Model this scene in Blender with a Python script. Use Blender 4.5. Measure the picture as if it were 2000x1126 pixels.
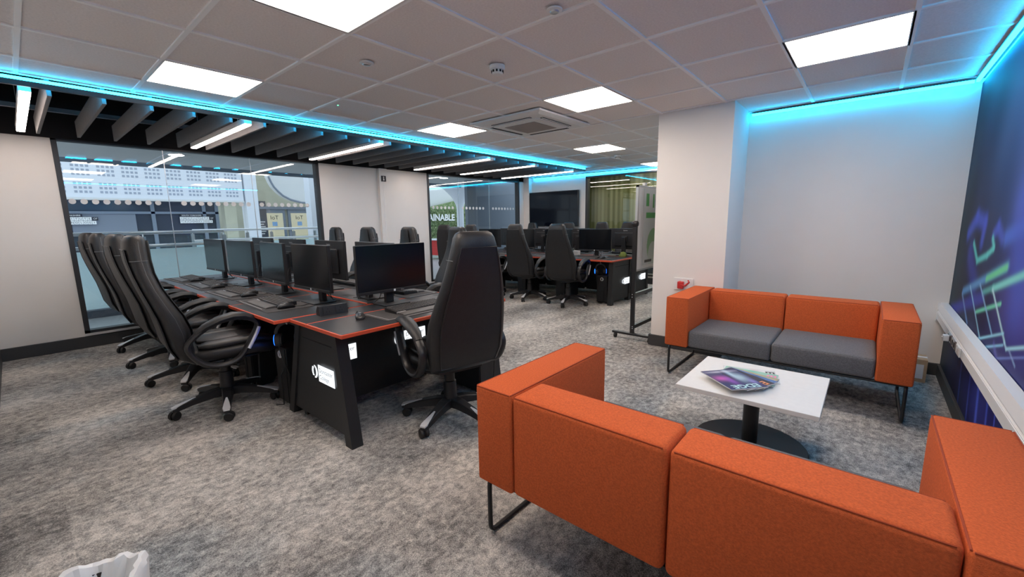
import bpy, bmesh, math, random
from mathutils import Vector, Matrix
import numpy as np

random.seed(7)
for o in list(bpy.data.objects):
    bpy.data.objects.remove(o, do_unlink=True)
scene = bpy.context.scene
COL = scene.collection
PI = math.pi

# ---------------------------------------------------------------- camera
CAMH, CEIL = 1.37, 2.407
yaw, pit, rol = math.radians(40.38), math.radians(9.156), math.radians(-0.872)
fw = Vector((-math.sin(yaw) * math.cos(pit), math.cos(yaw) * math.cos(pit), -math.sin(pit)))
rt = Vector((math.cos(yaw), math.sin(yaw), 0)); up = rt.cross(fw)
rt2 = rt * math.cos(rol) + up * math.sin(rol); up2 = up * math.cos(rol) - rt * math.sin(rol)
cam_d = bpy.data.cameras.new('camera'); cam = bpy.data.objects.new('camera', cam_d); COL.objects.link(cam)
m4 = Matrix((rt2, up2, -fw)).transposed().to_4x4(); m4.translation = (0, 0, CAMH)
cam.matrix_world = m4
cam_d.sensor_width = 36.0; cam_d.sensor_fit = 'HORIZONTAL'; cam_d.lens = 822.0 / 2000 * 36.0
cam_d.clip_start = 0.02; cam_d.clip_end = 200
scene.camera = cam

# ---------------------------------------------------------------- world / exposure
scene.view_settings.view_transform = 'Standard'
scene.view_settings.look = 'None'
scene.view_settings.gamma = 1.0
scene.view_settings.use_curve_mapping = False
scene.view_settings.exposure = 0.95
w = bpy.data.worlds.new('World'); scene.world = w; w.use_nodes = True
bg = w.node_tree.nodes['Background']
bg.inputs[0].default_value = (0.80, 0.89, 1.0, 1); bg.inputs[1].default_value = 0.88
PANEL_L, LINEAR_L, STRIP_L = 9.6, 17.0, 16.0

# ---------------------------------------------------------------- materials
def mat(name, col=(.5, .5, .5), rough=.5, metal=0.0, noise=0.0, nscale=40, bump=0.0, bscale=200, spec=None, emit=None, estr=0.0, coat=0.0):
    m = bpy.data.materials.new(name); m.use_nodes = True
    nt = m.node_tree; N = nt.nodes; L = nt.links; p = N['Principled BSDF']
    p.inputs['Base Color'].default_value = (*col, 1); p.inputs['Roughness'].default_value = rough
    p.inputs['Metallic'].default_value = metal
    if spec is not None: p.inputs['Specular IOR Level'].default_value = spec
    if coat: p.inputs['Coat Weight'].default_value = coat
    if emit:
        p.inputs['Emission Color'].default_value = (*emit, 1); p.inputs['Emission Strength'].default_value = estr
    if noise or bump:
        tc = N.new('ShaderNodeTexCoord')
    if noise:
        n = N.new('ShaderNodeTexNoise'); n.inputs['Scale'].default_value = nscale; n.inputs['Detail'].default_value = 5
        L.new(tc.outputs['Object'], n.inputs['Vector'])
        r = N.new('ShaderNodeMapRange'); r.inputs['From Min'].default_value = .3; r.inputs['From Max'].default_value = .7
        r.inputs['To Min'].default_value = 1 - noise; r.inputs['To Max'].default_value = 1 + noise
        L.new(n.outputs['Fac'], r.inputs['Value'])
        mx = N.new('ShaderNodeVectorMath'); mx.operation = 'SCALE'; mx.inputs[0].default_value = col
        L.new(r.outputs['Result'], mx.inputs['Scale']); L.new(mx.outputs[0], p.inputs['Base Color'])
    if bump:
        n2 = N.new('ShaderNodeTexNoise'); n2.inputs['Scale'].default_value = bscale; n2.inputs['Detail'].default_value = 3
        L.new(tc.outputs['Object'], n2.inputs['Vector'])
        b = N.new('ShaderNodeBump'); b.inputs['Strength'].default_value = bump; b.inputs['Distance'].default_value = .004
        L.new(n2.outputs['Fac'], b.inputs['Height']); L.new(b.outputs[0], p.inputs['Normal'])
    return m

def emis(name, col, s):
    m = bpy.data.materials.new(name); m.use_nodes = True; nt = m.node_tree; nt.nodes.clear()
    e = nt.nodes.new('ShaderNodeEmission'); e.inputs[0].default_value = (*col, 1); e.inputs[1].default_value = s
    o = nt.nodes.new('ShaderNodeOutputMaterial'); nt.links.new(e.outputs[0], o.inputs[0]); return m

def glass(name, tint=(.93, .97, .97), ior=1.5):
    m = bpy.data.materials.new(name); m.use_nodes = True; nt = m.node_tree; nt.nodes.clear()
    t = nt.nodes.new('ShaderNodeBsdfTransparent'); t.inputs[0].default_value = (*tint, 1)
    g = nt.nodes.new('ShaderNodeBsdfGlossy'); g.inputs['Roughness'].default_value = 0.0
    f = nt.nodes.new('ShaderNodeFresnel'); f.inputs[0].default_value = ior
    mx = nt.nodes.new('ShaderNodeMixShader'); o = nt.nodes.new('ShaderNodeOutputMaterial')
    ge = nt.nodes.new('ShaderNodeNewGeometry'); mi = nt.nodes.new('ShaderNodeMath'); mi.operation = 'MULTIPLY_ADD'     # same index on both faces of the thin pane
    mi.inputs[1].default_value = 1 / ior - ior; mi.inputs[2].default_value = ior; nt.links.new(ge.outputs['Backfacing'], mi.inputs[0]); nt.links.new(mi.outputs[0], f.inputs[0])
    L = nt.links; L.new(f.outputs[0], mx.inputs[0]); L.new(t.outputs[0], mx.inputs[1]); L.new(g.outputs[0], mx.inputs[2]); L.new(mx.outputs[0], o.inputs[0])
    return m

def printmat(name, rough=.45):
    m = bpy.data.materials.new(name); m.use_nodes = True; nt = m.node_tree; p = nt.nodes['Principled BSDF']
    a = nt.nodes.new('ShaderNodeAttribute'); a.attribute_name = 'Col'
    nt.links.new(a.outputs['Color'], p.inputs['Base Color']); p.inputs['Roughness'].default_value = rough; return m

def carpet_mat():
    m = bpy.data.materials.new('carpet'); m.use_nodes = True; nt = m.node_tree; N = nt.nodes; L = nt.links; p = N['Principled BSDF']
    p.inputs['Roughness'].default_value = .95; p.inputs['Specular IOR Level'].default_value = .1
    tc = N.new('ShaderNodeTexCoord')
    def mapping(s):
        mp = N.new('ShaderNodeMapping'); mp.inputs['Scale'].default_value = s; L.new(tc.outputs['Object'], mp.inputs['Vector']); return mp
    def noise(vec, sc, det=4, rough=.55, dist=0.0):
        n = N.new('ShaderNodeTexNoise'); n.inputs['Scale'].default_value = sc; n.inputs['Detail'].default_value = det
        n.inputs['Roughness'].default_value = rough; n.inputs['Distortion'].default_value = dist; L.new(vec.outputs[0], n.inputs['Vector']); return n
    def math_(op, a, b=None, c=None):
        n = N.new('ShaderNodeMath'); n.operation = op
        for i, v in enumerate((a, b, c)):
            if v is None: continue
            if isinstance(v, (int, float)): n.inputs[i].default_value = v
            else: L.new(v, n.inputs[i])
        return n.outputs[0]
    streak = noise(mapping((1.8, 1.2, 1)), 15, 9, .8, .3).outputs['Fac']
    patch = noise(mapping((1.0, .55, 1)), 1.9, 3, .5).outputs['Fac']
    fleck = noise(mapping((1.3, .8, 1)), 190, 2, .6).outputs['Fac']
    # carpet tiles 0.5 m, each its own tone
    sn = N.new('ShaderNodeVectorMath'); sn.operation = 'SNAP'; sn.inputs[1].default_value = (.5, .5, 10); L.new(tc.outputs['Object'], sn.inputs[0])
    wn = N.new('ShaderNodeTexWhiteNoise'); wn.noise_dimensions = '2D'; L.new(sn.outputs[0], wn.inputs['Vector'])
    v = math_('MULTIPLY_ADD', streak, 1.9, -.45)
    v = math_('ADD', v, math_('MULTIPLY_ADD', patch, .9, -.45))
    v = math_('ADD', v, math_('MULTIPLY_ADD', fleck, 1.1, -.55))
    v = math_('ADD', v, math_('MULTIPLY_ADD', wn.outputs['Value'], .10, -.05))
    cr = N.new('ShaderNodeValToRGB'); e = cr.color_ramp.elements
    e[0].position = .18; e[0].color = (.115, .113, .112, 1); e[1].position = .82; e[1].color = (.70, .665, .61, 1)
    k = cr.color_ramp.elements.new(.5); k.color = (.36, .345, .325, 1)
    L.new(v, cr.inputs[0])
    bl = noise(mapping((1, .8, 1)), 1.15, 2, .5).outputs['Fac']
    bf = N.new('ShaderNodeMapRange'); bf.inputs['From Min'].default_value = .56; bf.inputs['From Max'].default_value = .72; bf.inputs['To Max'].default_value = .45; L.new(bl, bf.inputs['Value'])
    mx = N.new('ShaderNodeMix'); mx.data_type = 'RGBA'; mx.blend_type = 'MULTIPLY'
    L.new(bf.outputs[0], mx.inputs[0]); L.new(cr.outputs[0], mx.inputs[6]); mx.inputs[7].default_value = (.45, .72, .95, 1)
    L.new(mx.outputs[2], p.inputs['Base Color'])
    b = N.new('ShaderNodeBump'); b.inputs['Strength'].default_value = .7; b.inputs['Distance'].default_value = .006
    L.new(math_('ADD', fleck, math_('MULTIPLY', streak, .7)), b.inputs['Height']); L.new(b.outputs[0], p.inputs['Normal'])
    return m

M = {}
M['carpet'] = carpet_mat()
M['paint'] = mat('white_paint', (.77, .745, .71), .85, noise=.015, nscale=3, bump=.05, bscale=300)
M['ceil_tile'] = mat('ceiling_tile', (.80, .755, .735), .95, noise=.06, nscale=90, bump=.25, bscale=260)
M['tbar'] = mat('grid_bar', (.90, .89, .88), .55)
M['skirt'] = mat('dark_skirting', (.045, .047, .05), .5)
M['black_void'] = mat('black_void', (.006, .006, .008), .9)
M['baffle'] = mat('grey_felt_baffle', (.19, .185, .19), .95, noise=.12, nscale=120, bump=.2, bscale=300)
M['frame'] = mat('dark_window_frame', (.028, .030, .034), .45)
M['glass'] = glass('window_glass', (.92, .965, .97), 1.52)
M['panel'] = emis('panel_light', (1.0, .845, .725), PANEL_L)
M['linear'] = emis('linear_light', (1.0, .83, .74), LINEAR_L)
M['strip'] = emis('cyan_strip', (.012, .52, 1.0), STRIP_L)
M['strip_bright'] = emis('cyan_strip_bright', (.010, .50, 1.0), STRIP_L * 0.85)
M['alu'] = mat('aluminium', (.55, .56, .57), .35, .9)
M['steel'] = mat('brushed_steel', (.62, .64, .66), .28, 1.0)
M['white_plastic'] = mat('white_plastic', (.74, .74, .73), .4)
M['leather'] = mat('black_leather', (.0115, .0118, .0135), .42, noise=.15, nscale=30, bump=.35, bscale=260)
M['leather_seat'] = mat('seat_leather', (.015, .0145, .015), .36, noise=.15, nscale=30, bump=.35, bscale=260)
M['black_plastic'] = mat('black_plastic', (.013, .013, .015), .42, bump=.08, bscale=400)
M['silver'] = mat('silver_plastic', (.66, .67, .69), .38, .15)
M['stitch'] = mat('stitching', (.16, .17, .18), .8)
M['rubber'] = mat('caster_rubber', (.010, .010, .011), .6)
M['desk'] = mat('black_laminate', (.030, .030, .033), .33, noise=.12, nscale=60, bump=.06, bscale=350)
M['deskpanel'] = mat('black_panel', (.013, .014, .016), .55, noise=.1, nscale=40)
M['red'] = mat('red_edge', (.62, .085, .035), .45)
M['screen'] = mat('monitor_screen', (.004, .005, .007), .16, spec=.45)
M['casing'] = mat('monitor_casing', (.012, .012, .014), .45)
M['grey_print'] = mat('grey_print', (.42, .43, .45), .6)
M['keys'] = mat('keycaps', (.085, .082, .082), .5)
M['kbrim'] = mat('keyboard_rim', (.40, .40, .42), .35, .6)
M['mat'] = mat('desk_mat', (.045, .042, .043), .85, noise=.15, nscale=200)
M['matline'] = mat('mat_border', (.36, .36, .38), .6)
M['orange'] = mat('orange_fabric', (.58, .115, .034), .93, noise=.16, nscale=170, bump=.35, bscale=420, spec=.2)
M['grey_fab'] = mat('grey_fabric', (.15, .15, .155), .95, noise=.22, nscale=150, bump=.35, bscale=420, spec=.2)
M['seam'] = mat('dark_seam', (.36, .058, .018), .95)
M['seam_grey'] = mat('grey_seam', (.035, .035, .037), .95)
M['black_metal'] = mat('black_powdercoat', (.012, .012, .013), .38)
M['table_white'] = mat('white_laminate', (.80, .79, .75), .42, noise=.02, nscale=30)
M['sign_white'] = emis('lit_sign', (.90, .95, 1.0), .75)
M['ink'] = mat('black_ink', (.02, .02, .025), .7)
M['white_ink'] = mat('white_ink', (.85, .85, .85), .7)
M['print'] = printmat('colour_print')
M['print_gloss'] = printmat('colour_print_gloss', .25)
M['blue_led'] = emis('blue_led', (.01, .12, 1.0), 2.5)
M['cable'] = mat('cable', (.010, .010, .010), .5)
M['cardboard'] = mat('cardboard', (.42, .30, .19), .85, noise=.06, nscale=30)
M['paper'] = mat('paper_label', (.70, .71, .72), .7)
M['bag'] = mat('white_plastic_bag', (.80, .82, .83), .32, bump=.2, bscale=30)
M['red_plastic'] = mat('red_plastic', (.55, .03, .03), .4)
M['ext_floor'] = mat('grey_stone_floor', (.42, .43, .45), .35, noise=.08, nscale=6)
M['ext_white'] = mat('exterior_white', (.74, .77, .83), .7)
M['ext_hole'] = mat('perforation', (.36, .40, .48), .8)
M['ext_dark'] = mat('exterior_dark', (.055, .065, .085), .3)
M['ext_glaz'] = mat('exterior_glazing', (.045, .055, .07), .12, spec=.6)
M['ext_grey'] = mat('exterior_grey', (.68, .69, .69), .8)
M['ext_cream'] = mat('exterior_cream', (.50, .49, .38), .8, noise=.1, nscale=2)
M['ext_slate'] = mat('slate_panel', (.20, .24, .30), .35)
M['frost'] = mat('frosted_glass', (.68, .88, .93), .35)
M['void_metal'] = mat('void_metal', (.20, .21, .23), .45, .5)

# ---------------------------------------------------------------- mesh helpers
class MB:
    def __init__(s): s.v = []; s.f = []
    def add(s, vs, fs):
        b = len(s.v); s.v += [tuple(q) for q in vs]; s.f += [tuple(i + b for i in f) for f in fs]; return s
    def box(s, x0, x1, y0, y1, z0, z1):
        x0, x1 = min(x0, x1), max(x0, x1); y0, y1 = min(y0, y1), max(y0, y1); z0, z1 = min(z0, z1), max(z0, z1)
        return s.add([(x0, y0, z0), (x1, y0, z0), (x1, y1, z0), (x0, y1, z0), (x0, y0, z1), (x1, y0, z1), (x1, y1, z1), (x0, y1, z1)],
                     [(0, 3, 2, 1), (4, 5, 6, 7), (0, 1, 5, 4), (1, 2, 6, 5), (2, 3, 7, 6), (3, 0, 4, 7)])
    def rbox(s, x0, x1, y0, y1, z0, z1, r=.01, seg=3):
        bm = bmesh.new(); bmesh.ops.create_cube(bm, size=1)
        for v in bm.verts: v.co = ((x0 + x1) / 2 + v.co.x * (x1 - x0), (y0 + y1) / 2 + v.co.y * (y1 - y0), (z0 + z1) / 2 + v.co.z * (z1 - z0))
        bmesh.ops.bevel(bm, geom=bm.edges[:], offset=r, segments=seg, profile=.5, affect='EDGES')
        bm.verts.index_update()
        s.add([v.co[:] for v in bm.verts], [[v.index for v in f.verts] for f in bm.faces]); bm.free(); return s
    def prism(s, poly, axis, a, b):
        # poly in the two other axes, in cyclic order
        n = len(poly); vs = []
        for t in (a, b):
            for (p, q) in poly:
                vs.append({'x': (t, p, q), 'y': (p, t, q), 'z': (p, q, t)}[axis])
        fs = [tuple(range(n)), tuple(range(2 * n - 1, n - 1, -1))] + [(i, n + i, n + (i + 1) % n, (i + 1) % n) for i in range(n)]
        return s.add(vs, fs)
    def tube(s, pts, r, seg=8, closed=False, flat=None):
        pts = [Vector(p) for p in pts]; n = len(pts); rings = []
        rr = r if isinstance(r, (list, tuple)) else [r] * n
        prev = None; base = len(s.v)
        for i, p in enumerate(pts):
            if closed: t = pts[(i + 1) % n] - pts[i - 1]
            else: t = pts[min(i + 1, n - 1)] - pts[max(i - 1, 0)]
            t.normalize()
            if prev is None:
                a = Vector((1, 0, 0)) if abs(t.x) < .8 else Vector((0, 0, 1))
                u = (a - t * a.dot(t)).normalized()
            else:
                u = (prev - t * prev.dot(t)); u = u.normalized() if u.length > 1e-6 else prev
            prev = u; v = t.cross(u)
            fu, fv = flat if flat else (1, 1)
            for k in range(seg):
                an = 2 * PI * k / seg
                s.v.append(tuple(p + (u * math.cos(an) * fu + v * math.sin(an) * fv) * rr[i]))
        m = n if closed else n - 1
        for i in range(m):
            for k in range(seg):
                a0 = base + i * seg + k; a1 = base + i * seg + (k + 1) % seg
                b0 = base + ((i + 1) % n) * seg + k; b1 = base + ((i + 1) % n) * seg + (k + 1) % seg
                s.f.append((a0, a1, b1, b0))
        if not closed:
            s.f.append(tuple(base + k for k in range(seg - 1, -1, -1))); s.f.append(tuple(base + (n - 1) * seg + k for k in range(seg)))
        return s
    def lathe(s, prof, c=(0, 0, 0), seg=24):
        base = len(s.v)
        for (r, z) in prof:
            for k in range(seg):
                a = 2 * PI * k / seg; s.v.append((c[0] + r * math.cos(a), c[1] + r * math.sin(a), c[2] + z))
        for i in range(len(prof) - 1):
            for k in range(seg):
                s.f.append((base + i * seg + k, base + i * seg + (k + 1) % seg, base + (i + 1) * seg + (k + 1) % seg, base + (i + 1) * seg + k))
        s.f.append(tuple(base + k for k in range(seg - 1, -1, -1))); s.f.append(tuple(base + (len(prof) - 1) * seg + k for k in range(seg)))
        return s
    def loft(s, rings, closed=True, cap=True):
        base = len(s.v); n = len(rings[0])
        for r in rings: s.v += [tuple(q) for q in r]
        for i in range(len(rings) - 1):
            for k in range(n if closed else n - 1):
                s.f.append((base + i * n + k, base + i * n + (k + 1) % n, base + (i + 1) * n + (k + 1) % n, base + (i + 1) * n + k))
        if cap and closed:
            s.f.append(tuple(base + k for k in range(n - 1, -1, -1))); s.f.append(tuple(base + (len(rings) - 1) * n + k for k in range(n)))
        return s
    def xf(s, mtx):
        s.v = [tuple(mtx @ Vector(q)) for q in s.v]; return s
    def mesh(s, name, m, smooth=False):
        me = bpy.data.meshes.new(name); me.from_pydata(s.v, [], s.f); me.update()
        bm = bmesh.new(); bm.from_mesh(me); bmesh.ops.recalc_face_normals(bm, faces=bm.faces[:]); bm.to_mesh(me); bm.free()
        if m: me.materials.append(m)
        if smooth:
            for p in me.polygons: p.use_smooth = True
            try: me.set_sharp_from_angle(angle=math.radians(38))
            except Exception: pass
        return me
    def build(s, name, m, parent=None, smooth=False, loc=None, rotz=0):
        o = bpy.data.objects.new(name, s.mesh(name, M[m] if isinstance(m, str) else m, smooth)); COL.objects.link(o)
        if parent: o.parent = parent
        if loc: o.location = loc
        if rotz: o.rotation_euler = (0, 0, rotz)
        return o

def box(*a): return MB().box(*a)
def rbox(*a, **k): return MB().rbox(*a, **k)
def tag(o, label=None, cat=None, group=None, kind=None):
    if label: o['label'] = label
    if cat: o['category'] = cat
    if group: o['group'] = group
    if kind: o['kind'] = kind
    return o
def thing(name, label, cat, loc=(0, 0, 0), rotz=0, group=None):
    o = bpy.data.objects.new(name, None); o.empty_display_size = .1; COL.objects.link(o); o.location = loc; o.rotation_euler = (0, 0, rotz)
    return tag(o, label, cat, group)
def struct(o): o['kind'] = 'structure'; return o
def inst(name, me, parent=None, loc=(0, 0, 0), rot=(0, 0, 0)):
    o = bpy.data.objects.new(name, me); COL.objects.link(o); o.location = loc; o.rotation_euler = rot
    if parent: o.parent = parent
    return o
def copy_tree(o, parent=None):
    c = o.copy(); COL.objects.link(c); c.parent = parent
    for ch in list(o.children): copy_tree(ch, c)
    return c
def place(proto, used, loc, rotz, label, group):
    o = proto if not used else copy_tree(proto)
    used.append(1); o.location = loc; o.rotation_euler = (0, 0, rotz); o['label'] = label; o['group'] = group
    return o
_tx = {}
def text_mesh(txt, size, m, align='CENTER', bold=0.0):
    key = (txt, size, m, align, bold)
    if key in _tx: return _tx[key]
    c = bpy.data.curves.new('txt', 'FONT'); c.body = txt; c.size = size; c.align_x = align; c.align_y = 'CENTER'; c.offset = bold; c.resolution_u = 3
    o = bpy.data.objects.new('txt', c); COL.objects.link(o)
    dg = bpy.context.evaluated_depsgraph_get(); me = bpy.data.meshes.new_from_object(o.evaluated_get(dg))
    me.materials.clear(); me.materials.append(M[m]); bpy.data.objects.remove(o); bpy.data.curves.remove(c)
    _tx[key] = me; return me
def text(name, txt, size, m, loc, rot, parent, align='CENTER', bold=0.0):
    return inst(name, text_mesh(txt, size, m, align, bold), parent, loc, rot)
def print_grid(name, O, U, V, nu, nv, func, m='print', parent=None):
    """flat printed sheet: origin O, edge vectors U, V; func(u,v) arrays in 0..1 -> rgb array"""
    O, U, V = np.array(O, float), np.array(U, float), np.array(V, float)
    uu, vv = np.meshgrid(np.linspace(0, 1, nu + 1), np.linspace(0, 1, nv + 1), indexing='xy')
    P = O + uu[..., None] * U + vv[..., None] * V
    rgb = np.clip(func(uu, vv), 0, 1)
    i = np.arange(nu * nv); a = (i // nu) * (nu + 1) + i % nu
    F = np.stack([a, a + 1, a + nu + 2, a + nu + 1], -1)
    me = bpy.data.meshes.new(name); me.from_pydata(P.reshape(-1, 3).tolist(), [], F.tolist()); me.update()
    at = me.color_attributes.new('Col', 'FLOAT_COLOR', 'POINT')
    at.data.foreach_set('color', np.concatenate([rgb.reshape(-1, 3), np.ones((rgb.shape[0] * rgb.shape[1], 1))], 1).astype(np.float32).ravel())
    me.materials.append(M[m]); o = bpy.data.objects.new(name, me); COL.objects.link(o)
    if parent: o.parent = parent
    return o
def superel(cx, cy, hw, hh, n=28, e=3.2):
    r = []
    for k in range(n):
        a = 2 * PI * k / n; c, s = math.cos(a), math.sin(a)
        r.append((cx + hw * math.copysign(abs(c) ** (2 / e), c), cy + hh * math.copysign(abs(s) ** (2 / e), s)))
    return r
ORD = ['first', 'second', 'third', 'fourth']

# ================================================================ SHELL
XL, XR, YN, YA, YP, YT = -6.78, .555, -.25, 5.0, 4.40, 8.60     # left wall, mural wall, near wall, alcove wall, pillar front, screen wall
PX0, PX1 = -1.75, -1.05                                          # pillar sides
TOP = 2.9
W1 = (.40, 3.28); W2 = (5.43, 8.30); WZ0, WZ1 = .165, 2.315      # windows in the left wall
W3 = (-5.06, -2.3)                                               # window in the screen wall

floor = struct(box(XL - .1, XR + .1, YN - .1, YT + .1, -.12, 0).build('floor', 'carpet'))
wl = MB().box(XL - .12, XL, YN, W1[0], 0, WZ1).box(XL - .12, XL, W1[1], W2[0], 0, WZ1).box(XL - .12, XL, W2[1], YT, 0, CEIL)
wl.box(XL - .12, XL, W1[0], W1[1], 0, WZ0).box(XL - .12, XL, W2[0], W2[1], 0, WZ0)
wall_left = struct(wl.build('wall_left', 'paint'))
box(XL - .12, XL + .02, YN, 7.62, WZ1, TOP).build('upper_band', 'black_void', wall_left)
box(XL - .12, XL, 7.62, YT, WZ1, TOP).build('upper_band', 'black_void', wall_left)
MB().box(XL, XL + .06, 4.33, 4.49, 0, WZ1 + .0).build('pipe_boxing', 'paint', wall_left)
box(XL + .06, XL + .066, 4.402, 4.408, .15, 2.25).build('boxing_joint', 'tbar', wall_left)
struct(box(XL, PX0 + .0, YN - .12, YN, 0, TOP).build('wall_near', 'paint'))
struct(box(PX0, XR + .12, YN - .12, YN, 0, TOP).build('wall_near_side', 'paint'))
wall_right = struct(box(XR, XR + .12, YN, YA + .12, 0, TOP).build('wall_right', 'paint'))
wall_alcove = struct(box(PX1, XR, YA, YA + .12, 0, TOP).build('wall_alcove', 'paint'))
struct(box(PX0, PX1, YP, YA + .12, 0, TOP).build('wall_pillar', 'paint'))
struct(box(PX0, PX0 + .1, YA + .12, YT, 0, TOP).build('wall_side', 'paint'))
wb = MB().box(XL, W3[0], YT, YT + .12, 0, TOP).box(W3[1], PX0 + .1, YT, YT + .12, 0, TOP).box(W3[0], W3[1], YT, YT + .12, 2.33, TOP).box(W3[0], W3[1], YT, YT + .12, 0, WZ0)
wall_back = struct(wb.build('wall_back', 'paint'))
box(XL, XL + .17, YT - .12, YT, 0, CEIL).build('corner_boxing', 'paint', wall_back)
# skirting
def skirt(name, *b):
    return struct(rbox(*b, r=.004, seg=2).build(name, 'skirt'))
SK = .132
skirt('baseboard_left', XL, XL + .022, YN, YT, 0, SK)
skirt('baseboard_near', XL + .022, XR - .02, YN, YN + .02, 0, SK)
skirt('baseboard_right', XR - .022, XR, YN + .02, YA - .02, 0, .105)
skirt('baseboard_alcove', PX1, XR, YA - .022, YA, 0, .105)
skirt('baseboard_pillar', PX0 - .02, PX1 + .02, YP - .022, YP, 0, .12)
skirt('baseboard_pillar_side', PX0 - .022, PX0, YP, YT, 0, .12)
skirt('baseboard_pillar_return', PX1, PX1 + .02, YP, YA - .02, 0, .105)
skirt('baseboard_back', XL + .022, PX0 - .022, YT - .022, YT, 0, SK)

# ---- windows
def window_x(idx, y0, y1, joints, label, dots):
    o = struct(bpy.data.objects.new('window_%d' % idx, None)); COL.objects.link(o); o.location = (XL, (y0 + y1) / 2, WZ0)
    o['label'] = label
    X = 0; H = WZ1 - WZ0; a, b = y0 - (y0 + y1) / 2, y1 - (y0 + y1) / 2; fwid = .045
    MB().box(-.10, .012, a, a + fwid, 0, H).box(-.10, .012, b - fwid, b, 0, H).box(-.10, .012, a, b, 0, fwid * .7).box(-.10, .012, a, b, H - fwid * .4, H).build('window_frame', 'frame', o)
    box(-.02, .034, a, b, -.024, -.002).build('window_sill', 'silver', o)
    ed = [a + fwid] + [j - (y0 + y1) / 2 for j in joints] + [b - fwid]
    for i in range(len(ed) - 1):
        box(-.056, -.046, ed[i] + .004, ed[i + 1] - .004, fwid * .7, H - fwid * .4).build('pane', 'glass', o)
        if i: box(-.057, -.045, ed[i] - .0035, ed[i] + .0035, fwid * .7, H - fwid * .4).build('glass_joint', 'alu', o)
    dm = MB().lathe([(.030, -.0015), (.030, .0015)], seg=20).xf(Matrix.Rotation(PI / 2, 4, 'Y')).mesh('dot', M['white_plastic'])
    for y in dots:
        inst('dot', dm, o, (-.043, y - (y0 + y1) / 2, 1.655 - WZ0))
    return o
d1 = [.489 + .0935 * i for i in range(9)] + [1.50 + .0935 * i for i in range(9)] + [2.42 + .0935 * i for i in range(8)]
window_x(1, W1[0], W1[1], (1.35, 2.325), 'tall dark-framed glazing onto the atrium balcony', d1)
d2 = [5.60 + .105 * i for i in range(6)] + [6.42 + .105 * i for i in range(7)] + [7.38 + .105 * i for i in range(8)]
window_x(2, W2[0], W2[1], (6.30, 7.26), 'tall dark-framed glazing beyond the white pipe boxing', d2)
o3 = struct(bpy.data.objects.new('window_3', None)); COL.objects.link(o3); o3.location = (W3[0], YT, WZ0); o3['label'] = 'dark-framed glazing beside the wall screen'
wd = W3[1] - W3[0]; hh = 2.33 - WZ0
MB().box(0, .05, -.012, .1, 0, hh).box(wd - .05, wd, -.012, .1, 0, hh).box(0, wd, -.012, .1, 0, .03).box(0, wd, -.012, .1, hh - .03, hh).build('window_frame', 'frame', o3)
for a, b in ((.05, 1.05), (1.06, 1.9), (1.91, wd - .05)):
    box(a, b, .045, .055, .03, hh - .03).build('pane', 'glass', o3)

# ---- ceiling
XC = -4.545            # edge of the tiled ceiling, baffles beyond
gx = [-1.721 + .6 * k for k in range(-8, 4)]; gy = [2.563 + .6 * k for k in range(-4, 11)]
ceiling = struct(MB().box(XL - .12, XR + .12, YN - .12, YT + .12, TOP, TOP + .05).build('ceiling', 'black_void'))
xs_main = [XC] + [g for g in gx if g > XC + .05 and g < XR - .02] + [XR]
ys_all = [YN] + [g for g in gy if g > YN + .05 and g < YT - .01] + [YT]
LIGHTS = [(-2.321, .763), (-4.121, .763), (-2.321, 3.163), (-4.121, 3.163), (-.521, 3.163), (-.521, .763), (-3.521, 5.563), (-3.521, 7.963)]
VENT = (-4.121, 6.763)
full = rbox(-.294, .294, -.294, .294, 0, .014, r=.003, seg=1).mesh('ceiling_tile', M['ceil_tile'])
def cell_is(x0, y0, lst): return any(abs(x0 - a) < .02 and abs(y0 - b) < .02 for a, b in lst)
def do_cells(xs, ys, inside):
    for i in range(len(xs) - 1):
        for j in range(len(ys) - 1):
            x0, x1, y0, y1 = xs[i], xs[i + 1], ys[j], ys[j + 1]
            if not inside((x0 + x1) / 2, (y0 + y1) / 2): continue
            if cell_is(x0, y0, LIGHTS + [VENT]) and x1 - x0 > .5: continue
            if abs(x1 - x0 - .6) < .01 and abs(y1 - y0 - .6) < .01:
                inst('ceiling_tile', full, ceiling, ((x0 + x1) / 2, (y0 + y1) / 2, CEIL + .010))
            else:
                box(x0 + .003, x1 - .003, y0 + .003, y1 - .003, CEIL + .010, CEIL + .024).build('ceiling_tile', 'ceil_tile', ceiling)
room = lambda x, y: (x > PX0 - .6 and y < YA) or (x <= PX0 and y <= YT)
do_cells(xs_main, ys_all, lambda x, y: room(x, y))
xs_end = [XL, -6.521, -5.921, -5.321, -4.721, XC]
do_cells(xs_end, [7.66, 7.963, YT], lambda x, y: True)
for g in xs_main[1:-1]:
    y1 = YT if g < PX0 + .01 else YA
    box(g - .012, g + .012, YN, y1, CEIL, CEIL + .02).build('grid_bar', 'tbar', ceiling)
for g in ys_all[1:-1]:
    x1 = XR if g < YA else PX0
    box(XC, x1, g - .012, g + .012, CEIL + .0004, CEIL + .02).build('cross_bar', 'tbar', ceiling)
for g in xs_end[1:-1] + [XC]:
    box(g - .012, g + .012, 7.66, YT, CEIL, CEIL + .02).build('grid_bar', 'tbar', ceiling)
box(XL, XC, 7.951, 7.975, CEIL + .0004, CEIL + .02).build('cross_bar', 'tbar', ceiling)
box(XC - .012, XC + .018, YN, 7.66, CEIL, CEIL + .03).build('edge_trim', 'tbar', ceiling)
box(XL, XC - .035, 7.63, 7.66, 2.34, TOP).build('end_fascia', 'baffle', ceiling)
# upper deck over tiles so that the void stays dark
box(XC - .01, XC + .02, YN, 7.66, CEIL + .03, TOP).build('void_side', 'black_void', ceiling)

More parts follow.
